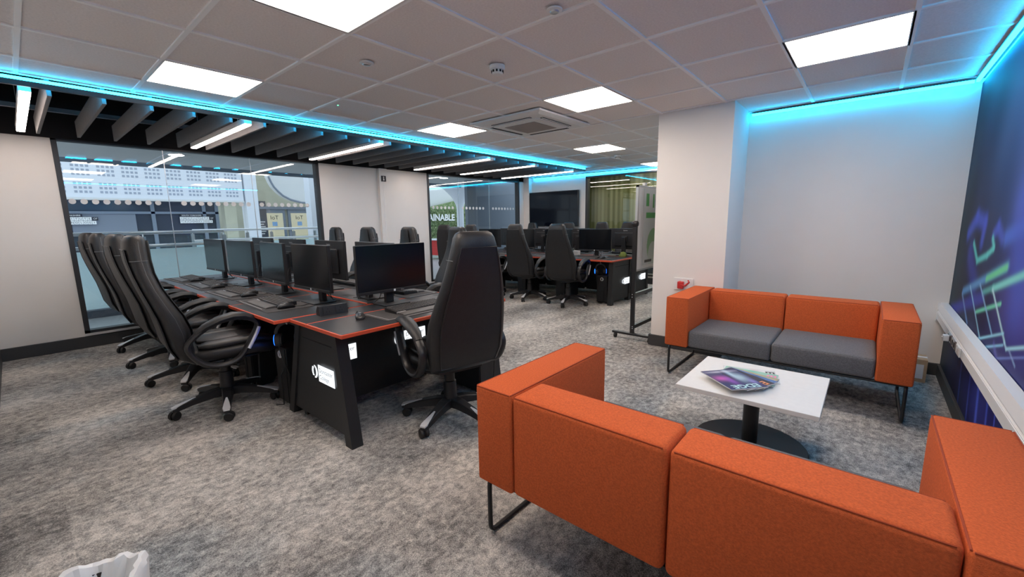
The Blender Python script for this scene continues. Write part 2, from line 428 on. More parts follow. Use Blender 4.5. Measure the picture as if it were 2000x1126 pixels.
# ---- ceiling light panels
pl_names = ['large lit ceiling panel cut by the top edge of the picture', 'lit ceiling panel nearest the baffles and left wall', 'lit ceiling panel in front of the air conditioning cassette',
            'lit ceiling panel between the cassette and the cyan baffle strip', 'lit ceiling panel above the lounge sofas', 'lit ceiling panel above the camera side of the lounge',
            'small lit ceiling panel above the back desks', 'far lit ceiling panel half hidden by the pillar']
for (x, y), lb in zip(LIGHTS, pl_names):
    t = thing('ceiling_light', lb, 'ceiling light', (x + .3, y + .3, CEIL), group='square ceiling light panels')
    MB().box(-.297, .297, -.297, -.283, 0, .02).box(-.297, .297, .283, .297, 0, .02).box(-.297, -.283, -.283, .283, 0, .02).box(.283, .297, -.283, .283, 0, .02).build('light_frame', 'white_plastic', t)
    box(-.283, .283, -.283, .283, .004, .012).build('diffuser', 'panel', t)

# ---- cyan strips
def strip(name, label, b, ch, m='strip'):
    t = thing(name, label, 'light strip', ((b[0] + b[1]) / 2, (b[2] + b[3]) / 2, (b[4] + b[5]) / 2), group='cyan light strips along the ceiling')
    c = t.location
    box(b[0] - c.x, b[1] - c.x, b[2] - c.y, b[3] - c.y, b[4] - c.z, b[5] - c.z).build('diffuser', m, t)
    box(ch[0] - c.x, ch[1] - c.x, ch[2] - c.y, ch[3] - c.y, ch[4] - c.z, ch[5] - c.z).build('channel', 'skirt', t)
    return t
strip('light_strip', 'long cyan light strip along the edge of the baffles', (-4.572, -4.545, YN + .01, 7.70, 2.371, 2.392), (-4.559, -4.543, YN + .01, 7.70, 2.334, 2.371))
strip('light_strip', 'cyan light strip along the top of the mural wall', (XR - .046, XR - .026, YN + .05, YA - .05, 2.366, 2.388), (XR - .05, XR, YN + .05, YA - .05, 2.388, 2.398), 'strip_bright')
strip('light_strip', 'cyan light strip above the sofa on the alcove wall', (PX1 + .03, XR - .052, YA - .046, YA - .026, 2.366, 2.388), (PX1 + .03, XR - .052, YA - .05, YA, 2.388, 2.398), 'strip_bright')
strip('light_strip', 'cyan light strip above the wall screen', (XL + .25, PX0 - .03, YT - .03, YT - .006, 2.366, 2.390), (XL + .25, PX0 - .03, YT - .028, YT, 2.390, 2.399), 'strip_bright')

# ---- baffles
bz0, bz1, bx0, bx1 = 2.307, 2.47, -6.52, -4.625
BY = [-.0, .31, .60, .887, 1.173, 1.456, 1.744, 2.029, 2.313, 2.589, 2.878, 3.166, 3.455, 3.744, 4.03, 4.328, 4.62, 5.07, 5.352, 5.654, 5.976, 6.21, 6.479, 6.776, 7.072]
bme = rbox(bx0, bx1, -.0125, .0125, bz0, bz1, r=.002, seg=1).mesh('baffle', M['baffle'])
LY = [.195, 1.60, 3.045, 4.945, 6.095, 7.36]
for k, y in enumerate(BY):
    o = inst('ceiling_baffle', bme, None, (0, y, 0))
    li = max([i for i in range(len(LY)) if LY[i] < y], default=-1); nth = len([q for q in BY if q <= y and (li < 0 or q > LY[li])])
    lb = 'grey felt baffle left of the leftmost linear light' if li < 0 else '%s grey felt baffle right of the %s linear light' % (['first', 'second', 'third', 'fourth', 'fifth', 'sixth'][nth - 1], ['leftmost', 'second', 'third', 'fourth', 'fifth', 'last'][li])
    tag(o, lb, 'baffle', 'grey ceiling baffles')
for k, y in enumerate(LY):
    t = thing('linear_light', ['wide-looking linear light at the far left edge', 'second linear light from the left among the baffles', 'third linear light from the left among the baffles',
                               'fourth linear light from the left among the baffles', 'fifth linear light from the left among the baffles', 'last and farthest linear light beside the ceiling end'][k], 'ceiling light', (0, y, 0), group='linear lights among the baffles')
    box(-6.50, -4.635, -.03, .03, 2.318, 2.37).build('housing', 'white_plastic', t)
    box(-6.495, -4.64, -.027, .027, 2.308, 2.318).build('diffuser', 'linear', t)
    for xx in (-6.2, -4.9): MB().tube([(xx, 0, 2.37), (xx, 0, TOP)], .003, 5).build('hanger', 'alu', t)
for k, xx in enumerate((-5.2, -6.15)):
    tag(MB().box(xx - .02, xx + .02, YN, 7.62, 2.472, 2.512).build('support_rail', 'void_metal'), ['grey support rail above the baffles on the room side', 'grey support rail above the baffles on the window side'][k], 'rail', 'rails above the baffles')
tag(MB().tube([(-5.6, .42, 2.74), (-5.6, 2.2, 2.74)], .10, 14).build('air_duct', 'void_metal', smooth=True), 'round silver air duct in the dark ceiling void', 'duct')
tag(MB().box(-5.15, -4.85, .40, .62, 2.53, 2.72).build('junction_box', 'void_metal'), 'metal box in the ceiling void between the first baffles', 'box')

# ---- air conditioning cassette
t = thing('air_conditioner', 'white square air conditioning cassette with grey centre grille', 'air conditioner', (-2.93, 3.80, CEIL))
HW = .465
MB().loft([[(sx * a, sy * a, z) for sx, sy in ((-1, -1), (1, -1), (1, 1), (-1, 1))] for a, z in ((HW, -.001), (HW, -.018), (HW - .06, -.034), (.28, -.036))], cap=True).build('fascia', 'white_plastic', t)
for r in range(4):
    m = Matrix.Rotation(r * PI / 2, 4, 'Z')
    s = MB().box(-.26, .26, .318, .352, -.0395, -.030).xf(m).build('louvre_slot', 'black_void', t)
    MB().box(-.26, .26, .338, .345, -.043, -.039).xf(m).build('louvre', 'white_plastic', s)
MB().box(-.285, .285, -.285, .285, -.044, -.035).build('centre_frame', 'white_plastic', t)
box(-.20, .20, -.20, .20, -.048, -.0435).build('grille', mat('cassette_grille', (.30, .27, .26), .8), t)
t = thing('ceiling_vent', 'dark square return vent in the ceiling near the back strip', 'vent', (VENT[0] + .3, VENT[1] + .3, CEIL))
box(-.29, .29, -.29, .29, .003, .02).build('backing', 'baffle', t)
for k in range(9): MB().box(-.28, .28, -.26 + k * .065 - .012, -.26 + k * .065 + .012, -.004, .004).build('slat', 'ceil_tile', t)
# detectors
def detector(x, y, lb):
    t = thing('smoke_detector', lb, 'smoke detector', (x, y, CEIL), group='ceiling smoke detectors')
    MB().lathe([(.052, 0), (.052, -.022), (.047, -.028), (.036, -.030)]).build('base', 'white_plastic', t, True)
    MB().lathe([(.040, -.028), (.038, -.048), (.030, -.056), (.012, -.058)]).build('sensor_head', 'white_plastic', t, True)
    for k in range(10):
        a = 2 * PI * k / 10
        MB().box(-.006, .006, .036, .042, -.046, -.032).xf(Matrix.Rotation(a, 4, 'Z')).build('slot', 'black_void', t)
detector(-2.04, 2.28, 'white smoke detector nearest the camera'); detector(-3.30, 6.62, 'small white smoke detector above the back desks')
def sensor(x, y, lb, r=.045):
    t = thing('motion_sensor', lb, 'sensor', (x, y, CEIL), group='round ceiling sensors')
    MB().lathe([(r, .0), (r, -.006), (r * .72, -.010)]).build('rim', 'white_plastic', t, True)
    MB().lathe([(r * .62, -.008), (r * .5, -.016), (r * .2, -.020)]).build('lens', 'alu', t, True)
sensor(-2.63, 1.655, 'round flush ceiling sensor beside the big light panel'); sensor(-3.93, 6.12, 'small round ceiling sensor near the back vent', .03)
sensor(-1.31, 1.90, 'round ceiling sensor cut by the top edge', .04)
t = thing('indicator', 'tiny ceiling indicator lamp with green light near the baffles', 'indicator', (-3.71, 2.02, CEIL))
MB().lathe([(.018, 0), (.018, -.005), (.012, -.006)]).build('rim', 'white_plastic', t); MB().lathe([(.006, -.006), (.005, -.009)]).build('lamp', emis('green_led', (.1, 1, .4), 2.0), t)

# ================================================================ MURAL
def px_x(px, py, X):          # image position on the photograph -> point on a wall plane x = X
    d = fw + rt2 * ((px - 1000) / 822.0) + up2 * (-(py - 563) / 822.0); k = X / d.x; return (d.y * k, CAMH + d.z * k)
def Z6(x, y): return (1300 + x / 2.857, 390 + y / 2.857)
Z0M, Z1M = .105, 2.364
def mural(u, v, ya, yb):
    Y = ya + u * (yb - ya); Z = Z0M + v * (Z1M - Z0M)
    rgb = np.zeros(u.shape + (3,)) + np.array([.006, .007, .022])
    def seg(pts, col, wd, soft=2.0, amp=1.0):
        nonlocal rgb
        for (a, b) in zip(pts[:-1], pts[1:]):
            ay, az = a; by, bz = b; dy, dz = by - ay, bz - az; L2 = dy * dy + dz * dz + 1e-9
            tt = np.clip(((Y - ay) * dy + (Z - az) * dz) / L2, 0, 1)
            d = np.hypot(Y - ay - tt * dy, Z - az - tt * dz)
            g = amp * np.exp(-(d / wd) ** soft)
            rgb = rgb * (1 - g[..., None]) + np.array(col) * g[..., None]
    def glow(y, z, sy, sz, col, amp):
        nonlocal rgb
        g = amp * np.exp(-((Y - y) / sy) ** 2 - ((Z - z) / sz) ** 2); rgb = rgb + np.array(col) * g[..., None]
    P = lambda pts: [px_x(*Z6(*p), XR - .004) for p in pts]
    # broad colour fields of the print
    glow(3.3, 2.0, 1.1, .8, (.012, .06, .20), .8); glow(2.2, 1.6, .9, 1.0, (.03, .04, .24), .7); glow(4.85, 1.2, .25, 1.6, (.012, .03, .03), 1)
    glow(3.0, .9, .5, .25, (.06, .04, .24), .5); glow(3.6, .35, .7, .25, (.02, .02, .22), .8); glow(2.9, 1.35, .35, .5, (.04, .04, .28), .6)
    glow(1.0, 1.2, 1.2, .8, (.03, .05, .30), .8)
    for pts, col, wd, am in [
        ([(1690, 190), (1740, 100), (1785, 130), (1765, 230)], (.06, .10, .55), .055, .8),
        ([(1830, 195), (1858, 150), (1880, 215)], (.06, .10, .54), .04, .7), ([(1900, 212), (2000, 150)], (.06, .15, .62), .05, .8),
        ([(1700, 300), (1720, 480)], (.04, .06, .40), .10, .6), ([(1990, 40), (1960, 560)], (.06, .11, .55), .16, .6),
        ([(1590, 612), (1770, 545)], (.05, .06, .44), .045, .7),
        ([(1720, 240), (1738, 340), (1795, 308), (1832, 268), (1826, 212)], (.10, .52, .50), .022, .95),
        ([(1660, 510), (1910, 372)], (.10, .30, .58), .030, .9), ([(1790, 440), (1905, 376)], (.14, .62, .30), .022, .95),
        ([(1770, 515), (1830, 490)], (.10, .45, .45), .02, .8), ([(1825, 495), (2000, 418)], (.20, .66, .62), .022, .95),
        ([(1730, 625), (1870, 580)], (.16, .64, .46), .013, .95), ([(1700, 480), (1752, 772)], (.26, .52, .70), .010, .9),
        ([(1755, 470), (1820, 752)], (.22, .44, .70), .010, .9), ([(1825, 500), (1892, 800)], (.40, .66, .74), .011, .95),
        ([(1655, 520), (1682, 690)], (.18, .34, .66), .014, .7), ([(1738, 775), (1886, 745)], (.30, .66, .82), .008, .95),
        ([(1770, 822), (1882, 810)], (.26, .60, .85), .007, .9), ([(1898, 832), (2000, 824)], (.38, .74, .88), .009, .95),
        ([(1820, 885), (2000, 880)], (.20, .30, .72), .006, .7), ([(1888, 790), (1900, 832)], (.38, .66, .85), .010, .9),
        ([(1915, 838), (1948, 930)], (.30, .45, .72), .008, .7), ([(1830, 800), (1845, 890)], (.16, .16, .55), .02, .4)]:
        seg(P(pts), col, wd, 2.4, am)
    for yy, am, wd in ((4.05, .5, .02), (3.72, .6, .02), (3.45, .8, .03), (3.2, .7, .02), (3.02, .9, .012), (2.8, .6, .03), (2.4, .7, .02)):
        g = am * np.exp(-((Y - yy - .25 * (Z - .3)) / wd) ** 2) * (Z < .52) ; rgb = rgb * (1 - g[..., None]) + np.array((.08, .13, .70)) * g[..., None]
    rgb += (.018 * np.sin(Y * 9.1 + Z * 4) * np.sin(Z * 3.3 - Y * 2))[..., None] * np.array((.3, .5, 1.0))
    return np.clip(rgb, .004, 1)
M['mural'] = printmat('mural_print', .6); M['mural'].node_tree.nodes['Principled BSDF'].inputs['Specular IOR Level'].default_value = .25
for ya, yb, nu in ((YN, 2.2, 80), (2.2, YA, 420)):
    print_grid('mural', (XR - .004, ya, Z0M), (0, yb - ya, 0), (0, 0, Z1M - Z0M), nu, 330, lambda u, v: mural(u, v, ya, yb), 'mural', wall_right)

# ---- dado trunking on the mural wall
t = thing('dado_trunking', 'white dado trunking along the mural wall', 'trunking', (XR - .004, (YN + YA) / 2, .557))
yh = (YA - YN) / 2 - .003
MB().prism([(-.004, -.075), (-.052, -.075), (-.064, -.060), (-.064, .004), (-.058, .010), (-.058, .018), (-.064, .024), (-.050, .075), (-.004, .075)], 'y', -yh, yh).build('body', 'white_plastic', t)
MB().box(-.0655, -.064, -yh, yh, -.004, -.001).build('lid_joint', 'tbar', t)
MB().box(-.0675, -.004, yh - .025, yh, -.077, .077).build('end_cap', 'white_plastic', t)
for yy, k in ((4.12, 0), (3.93, 1), (3.74, 2)):
    y = yy - (YN + YA) / 2
    s = MB().rbox(-.072, -.0645, y - .073, y + .073, -.062, -.002, r=.003, seg=1).build('socket_plate', 'alu' if k < 2 else 'white_plastic', t)
    for q in (-.036, .036):
        MB().box(-.0735, -.072, y + q - .018, y + q + .018, -.050, -.016).build('socket_insert', 'black_plastic' if k < 2 else 'white_plastic', s)
        MB().box(-.076, -.072, y + q - .006, y + q + .006, -.014, -.006).build('switch', 'white_plastic', s)
t = thing('plug', 'white plug in the trunking socket', 'plug', (XR - .08, 4.085, .527))
rbox(-.032, 0, -.022, .022, -.024, .02, r=.006, seg=2).build('body', 'white_plastic', t)
MB().box(-.036, -.032, -.012, .012, -.006, .006).build('grip', 'white_plastic', t)
# socket plate on the pillar with red cord
t = thing('wall_socket', 'white double wall socket with a red cord on the pillar', 'wall socket', (-1.425, YP, .70))
rbox(-.098, .098, -.012, 0, -.062, .062, r=.004, seg=2).build('plate', 'white_plastic', t)
MB().tube([(-.03, -.03, .03), (-.01, -.045, .0), (.03, -.05, -.01), (.07, -.05, .03), (.055, -.04, .045)], .009, 8).build('red_cord', 'red_plastic', t, True)
rbox(-.05, .01, -.05, -.012, -.045, .03, r=.008, seg=2).build('plug_top', 'red_plastic', t)
# fire-exit style sign on the pipe boxing
t = thing('wall_sign', 'small black pictogram sign on the white pipe boxing', 'sign', (XL + .06, 4.415, 2.14))
box(0, .006, -.048, .048, -.05, .05).build('plate', 'ink', t)
MB().lathe([(.010, 0), (.010, .002)]).xf(Matrix.Translation((.007, 0, .025)) @ Matrix.Rotation(PI / 2, 4, 'Y')).build('figure_head', 'white_ink', t)
MB().prism([(-.014, -.030), (.014, -.030), (.006, .010), (-.006, .010)], 'x', .006, .008).build('figure_body', 'white_ink', t)

# ================================================================ CHAIRS
def make_chair():
    t = thing('office_chair', 'x', 'chair')
    sp = [(.405, -.170, .19, .035), (.425, -.200, .232, .07), (.47, -.240, .258, .115), (.56, -.266, .278, .150), (.66, -.278, .283, .160), (.76, -.302, .276, .148), (.86, -.340, .256, .128),
          (.96, -.376, .230, .114), (1.06, -.402, .202, .112), (1.15, -.414, .176, .120), (1.22, -.416, .154, .126), (1.275, -.414, .138, .116), (1.300, -.412, .123, .090), (1.312, -.411, .100, .055)]
    sp = [(z, yc, hw * .93, th) for (z, yc, hw, th) in sp]
    rings = [[(x, y, z) for x, y in superel(0, yc, hw, th / 2, 32, 3.0)] for (z, yc, hw, th) in sp]
    bk = MB().loft(rings).build('backrest', 'leather', t, True)
    # rear panel: slightly proud patch with piping round it
    rp = []
    for (z, yc, hw, th) in sp[2:-3]:
        rp.append([(hw * .80 * q, yc - th / 2 * (1 - .10 * q * q) - .004, z) for q in (-1, -.75, -.4, 0, .4, .75, 1)])
    MB().loft(rp, closed=False, cap=False).build('rear_panel', 'leather', t, True)
    ed = [r[0] for r in rp] + [r[-1] for r in rp[::-1]]
    MB().tube(ed, .0045, 6, closed=True).build('piping', 'leather', t, True)
    # front pads
    fp = []
    for (z, yc, hw, th) in sp[3:-2]:
        fp.append([(hw * .62 * q, yc + th / 2 + .012 * (1 - q * q) + .006, z) for q in (-1, -.6, -.2, 0, .2, .6, 1)])
    MB().loft(fp, closed=False, cap=False).build('front_pad', 'leather_seat', t, True)
    for s in (-1, 1):
        pts = [(s * hw * .985, yc + th * .10, z) for (z, yc, hw, th) in sp[2:-2]]
        MB().tube(pts, .0022, 5).build('stitching', 'stitch', t)
        z, yc, hw, th = sp[9]
        MB().tube([(s * hw * 1.0, yc - th * .40, z), (s * hw * 1.012, yc, z), (s * hw * .98, yc + th * .38, z)], .002, 5).build('head_seam', 'stitch', t)
    # seat
    ys = [(-.225, .18, .02), (-.21, .215, .045), (-.15, .245, .058), (0, .265, .060), (.16, .268, .060), (.255, .260, .056), (.310, .235, .044), (.330, .19, .02)]
    MB().loft([[(x, y, z) for x, z in superel(0, .470 - .014 * (y > .2), hw, hh, 28, 3.6)] for (y, hw, hh) in ys]).build('seat', 'leather_seat', t, True)
    for s in (-1, 1):
        MB().loft([[(x, y, z) for x, z in superel(s * .188, .533 - .02 * (y > .2), .066 * k, .030 * k, 16, 2.4)] for y, k in ((-.18, .4), (-.12, .9), (0, 1), (.18, 1), (.27, .85), (.315, .4))]).build('seat_bolster', 'leather_seat', t, True)
    MB().loft([[(x, y, z) for x, z in superel(0, .540 - .02 * (y > .2), .122 * k, .022 * k, 16, 2.6)] for y, k in ((-.16, .5), (-.1, 1), (.08, 1), (.24, 1), (.315, .5))]).build('seat_pad', 'leather_seat', t, True)
    MB().tube([(-.25, .24, .468), (-.18, .322, .462), (0, .333, .460), (.18, .322, .462), (.25, .24, .468)], .003, 5).build('seat_seam', 'stitch', t)
    MB().loft([[(x, y, z) for x, z in superel(0, .408, hw, .016, 20, 4)] for y, hw in ((-.19, .16), (-.12, .22), (.16, .22), (.23, .17))]).build('seat_pan', 'black_plastic', t, True)
    # arms
    for s in (-1, 1):
        X = s * .285
        loop = [(-.245, .585), (-.205, .630), (-.14, .676), (-.05, .712), (.045, .722), (.125, .702), (.172, .664), (.165, .618), (.128, .555), (.088, .488), (.045, .432), (-.02, .402), (-.10, .402), (-.175, .432), (-.225, .49), (-.25, .545)]
        sm = []
        n = len(loop)
        for i in range(n):
            p0, p1, p2, p3 = (loop[(i + k - 1) % n] for k in range(4))
            for u in (0, .5):
                sm.append(tuple(.5 * ((2 * p1[c]) + (-p0[c] + p2[c]) * u + (2 * p0[c] - 5 * p1[c] + 4 * p2[c] - p3[c]) * u * u + (-p0[c] + 3 * p1[c] - 3 * p2[c] + p3[c]) * u ** 3) for c in (0, 1)))
        ar = MB().tube([(X, y, z) for y, z in sm], .021, 10, closed=True, flat=(1.35, .9)).build('arm_frame', 'black_plastic', t, True)
        pad = [(-.195, .650), (-.145, .686), (-.06, .722), (.025, .738), (.095, .730), (.150, .700), (.180, .660)]
        MB().tube([(X, y, z) for y, z in pad], [.022, .034, .040, .042, .040, .034, .022], 12, flat=(1.12, .66)).build('arm_pad', 'leather', ar, True)
        ins = [(.172, .634), (.152, .590), (.118, .530), (.092, .487)]
        MB().tube([(X + s * .014, y + .006, z) for y, z in ins], .016, 8, flat=(1.3, .95)).build('arm_insert', 'silver', ar, True)
        MB().tube([(s * .16, -.03, .405), (s * .27, -.03, .40), (X, -.03, .402)], .016, 8).build('arm_bracket', 'black_plastic', ar, True)
    # mechanism, column, base
    rbox(-.09, .09, -.12, .10, .365, .41, r=.012, seg=2).build('tilt_mechanism', 'black_plastic', t)
    MB().tube([(.08, .02, .385), (.20, .03, .38), (.27, .03, .375)], .007, 6).build('lever', 'black_plastic', t)
    MB().lathe([(.055, .085), (.055, .13), (.046, .17), (.044, .27), (.036, .275), (.036, .335), (.028, .34), (.028, .37)]).build('gas_column', 'black_plastic', t, True)
    leg = MB().loft([[(x, r, z) for x, z in ((-w, zt), (-w * .8, zt + .004), (w * .8, zt + .004), (w, zt), (w, zb), (-w, zb))] for r, w, zt, zb in ((.03, .038, .148, .088), (.10, .034, .144, .092), (.22, .028, .118, .080), (.325, .024, .090, .060), (.348, .018, .084, .062))]).mesh('base_leg', M['black_plastic'])
    cap = MB().loft([[(x, r, z) for x, z in ((-w, zt), (w, zt), (w * 1.02, zt - .010), (-w * 1.02, zt - .010))] for r, w, zt in ((.205, .005, .1285), (.27, .017, .1105), (.327, .0235, .0965), (.352, .0185, .090))]).mesh('leg_cap', M['silver'])
    wheel = MB()
    for s in (-1, 1):
        q = MB().lathe([(.010, -.011), (.028, -.011), (.032, -.005), (.032, .005), (.027, .011), (.010, .011)], seg=16).xf(Matrix.Translation((s * .017, .012, .032)) @ Matrix.Rotation(PI / 2, 4, 'Y'))
        wheel.add(q.v, q.f)
    wheel.box(-.004, .004, -.01, .02, .02, .05); wheel.tube([(0, 0, .035), (0, 0, .064)], .007, 8)
    wm = wheel.mesh('caster', M['rubber'], True)
    for k in range(5):
        a = 2 * PI * k / 5 + PI
        lg = inst('base_leg', leg, t, (0, 0, 0), (0, 0, a)); inst('leg_cap', cap, lg)
        c = inst('caster', wm, t, (-math.sin(a) * .33, math.cos(a) * .33, 0), (0, 0, a + .5 + k * .9))
    return t
chair0 = make_chair(); cu = []
def chair(x, y, rot, label, group, spin=0.0):
    o = place(chair0, cu, (x, y, 0), math.radians(rot), label, group)
    o['spin'] = spin
    return o
def spin_bases():                      # each five-star base stands turned its own way
    for o in list(COL.objects):
        if o.name.startswith('office_chair') and 'spin' in o:
            a = math.radians(o['spin']); del o['spin']
            for c_ in o.children:
                if c_.name.startswith('base_leg'): c_.rotation_euler.z += a
                elif c_.name.startswith('caster'): c_.location = Matrix.Rotation(a, 3, 'Z') @ c_.location; c_.rotation_euler.z += a
# local +Y is the direction the sitter faces; rot counter-clockwise in degrees
chair(-2.17, 1.86, 74, 'large black leather chair in front of the red-edged end desk, back to camera', 'chairs at the front desks', 16)
G1 = 'chairs on the window corner side of the front desks'
for k, (x, r, lb) in enumerate([(-3.68, -3, 'black leather chair nearest the lit end panel, seen in profile'),
                                (-4.56, 2, 'second black chair from the end panel, overlapped by the nearest profile chair'),
                                (-5.43, -2, 'third black chair of the profile row, one short of the left wall'),
                                (-6.30, 3, 'farthest chair of the profile row, beside the left wall glazing')]):
    chair(x, .925 if k != 1 else .94, r, lb, G1, [3, -14, 8, 20][k])
G2 = 'chairs on the far side of the front desks'
for x, y, r, lb in [(-3.57, 2.80, 172, 'black chair half hidden behind the large foreground chair, facing the desks'), (-4.44, 2.80, 176, 'black chair headrest by the white wall, right of the three'),
                    (-5.32, 2.80, 184, 'black chair headrest by the white wall, middle of the three'), (-6.26, 2.80, 178, 'black chair headrest in front of the window frame, left of the three')]:
    chair(x, y, r, lb, G2, 10)
G3 = 'chairs on the near side of the back desks'
for x, y, r, lb in [(-3.72, 5.80, 8, 'black chair at the back desks nearest the whiteboard, back to camera'), (-4.52, 5.80, 4, 'black chair at the back desks left of the one nearest the whiteboard'),
                    (-5.42, 5.72, -4, 'black chair at the back desks mostly hidden by the large foreground chair'), (-6.25, 5.72, 10, 'black chair of the back desks closest to the second glazing')]:
    chair(x, y, r, lb, G3, -r + 17)
G4 = 'chairs on the far side of the back desks'
for x, y, r, lb in [(-3.62, 7.72, 200, 'black chair on the far side of the back desks beside the whiteboard post'), (-4.40, 7.74, 178, 'black chair on the far side of the back desks before the dark glazing'),
                    (-5.18, 7.74, 186, 'black chair under the right corner of the wall screen'), (-6.30, 7.74, 172, 'black chair under the left corner of the wall screen')]:
    chair(x, y, r, lb, G4, 30)
spin_bases()

# ================================================================ DESKS
DZ = .73
def desk_top(t, x0, x1, y0, y1, c):
    """black laminate top with a red edge band, in the thing's own frame"""
    a = (x0 - c[0], x1 - c[0], y0 - c[1], y1 - c[1])
    e = MB()
    rbox(a[0], a[1], a[2], a[3], DZ - .026, DZ - .0015, r=.003, seg=1).build('edge_band', 'red', t)
    rbox(a[0] + .007, a[1] - .007, a[2] + .007, a[3] - .007, DZ - .010, DZ, r=.001, seg=1).build('desktop', 'desk', t)
def port(t, x, y, c):
    p = rbox(x - .06 - c[0], x + .06 - c[0], y - .035 - c[1], y + .035 - c[1], DZ - .002, DZ + .0012, r=.001, seg=1).build('cable_flap', 'casing', t)
def lit_sign(t, o, u, scale=1.0):
    """backlit sign: o lower-left corner, u unit vector to the right, up is z; nrm towards the viewer"""
    o = Vector(o); u = Vector(u); n = u.cross(Vector((0, 0, 1)))
    def P(a, b, d): return o + u * a + Vector((0, 0, b)) + n * d
    W, H = .205 * scale, .112 * scale
    s = MB().add([P(0, 0, .001), P(W, 0, .001), P(W, H, .001), P(0, H, .001), P(0, 0, .004), P(W, 0, .004), P(W, H, .004), P(0, H, .004)],
                 [(0, 3, 2, 1), (4, 5, 6, 7), (0, 1, 5, 4), (1, 2, 6, 5), (2, 3, 7, 6), (3, 0, 4, 7)]).build('sign_panel', 'sign_white', t)
    rz = math.atan2(u.y, u.x)
    text('sign_text', 'Doncaster', .042 * scale, 'ink', P(.012 * scale, H * .70, .0055), (PI / 2, 0, rz), s, 'LEFT')
    text('sign_text', 'College', .042 * scale, 'ink', P(.012 * scale, H * .30, .0055), (PI / 2, 0, rz), s, 'LEFT')
    # round emblem: crescent on the right, stripes on the left
    cx, cz, R = -.052 * scale, H * .5, .044 * scale
    cr = MB(); N_ = 16; ring = []
    outer = [(cx + R * math.sin(a) * .95, cz + R * math.cos(a)) for a in [PI * k / N_ for k in range(N_ + 1)]]
    inner = [(cx - .010 * scale + R * .66 * math.sin(a) * .95, cz + R * .86 * math.cos(a)) for a in [PI * k / N_ for k in range(N_ + 1)]]
    vs = [P(a, b, .004) for a, b in outer] + [P(a, b, .004) for a, b in inner]
    cr.add(vs, [(k, k + 1, N_ + 2 + k, N_ + 1 + k) for k in range(N_)])
    for k in range(7):
        zz = cz + R * (-.62 + 1.24 * k / 6); ww = R * math.sqrt(max(0.05, 1 - ((zz - cz) / R) ** 2))
        a0, a1 = cx - ww * .92, cx - ww * .92 + .025 * scale
        cr.add([P(a0, zz - .0035 * scale, .004), P(a1, zz - .0035 * scale, .004), P(a1, zz + .0035 * scale, .004), P(a0, zz + .0035 * scale, .004)], [(0, 1, 2, 3)])
    cr.build('emblem', 'sign_white', t)
def splay_panel(t, plane, x0t, x1t, x0b, x1b, p, th, c):
    """tapered end panel with two thicker slanting uprights. plane 'y': spans x at y=p ; plane 'x': spans y at x=p"""
    zt = DZ - .030; ax = 'y' if plane == 'y' else 'x'
    cc = c[0] if plane == 'y' else c[1]; pc = p - (c[1] if plane == 'y' else c[0])
    sg = th / abs(th)
    MB().prism([(x0b + .06 - cc, .06), (x1b - .06 - cc, .06), (x1t - .02 - cc, zt), (x0t + .02 - cc, zt)], ax, pc + sg * .012, pc + th).build('end_panel', 'deskpanel', t)
    for a, b, s in ((x0b, x0t, 1), (x1b, x1t, -1)):
        MB().prism([(a - cc, 0), (a + s * .075 - cc, 0), (b + s * .065 - cc, zt), (b - cc, zt)], ax, pc, pc + th + sg * .03).build('upright', 'deskpanel', t)
    MB().prism([(x0t + .07 - cc, zt - .09), (x1t - .07 - cc, zt - .09), (x1t - .07 - cc, zt - .082), (x0t + .07 - cc, zt - .082)], ax, pc + sg * .0105, pc + sg * .014).build('slit', 'black_void', t)

# -- end desk (foreground)
EX0, EX1, EY0, EY1 = -2.985, -2.285, 1.155, 2.60
c = ((EX0 + EX1) / 2, (EY0 + EY1) / 2)
t = thing('end_desk', 'black end desk with red edges and lit logo panel, nearest the camera', 'desk', (*c, 0))
desk_top(t, EX0, EX0 + .245, EY0, EY1, c); desk_top(t, EX0 + .250, EX1, EY0, EY1, c)
port(t, -2.86, 2.38, c)
splay_panel(t, 'y', -2.955, -2.40, -3.20, -2.30, 1.175, .045, c)
splay_panel(t, 'y', -2.955, -2.40, -3.10, -2.32, 2.57, -.045, c)
box(-2.765 - c[0], -2.745 - c[0], 1.22 - c[1], 2.53 - c[1], .12, DZ - .028).build('modesty_panel', 'deskpanel', t)
box(-2.93 - c[0], -2.42 - c[0], 1.20 - c[1], 2.55 - c[1], DZ - .075, DZ - .028).build('under_frame', 'deskpanel', t)
lit_sign(t, (-2.662 - c[0], 1.178 - c[1], .355), (1, 0, 0)); lit_sign(t, (-2.742 - c[0], 1.285 - c[1], .415), (0, 1, 0)); lit_sign(t, (-2.742 - c[0], 1.90 - c[1], .415), (0, 1, 0))
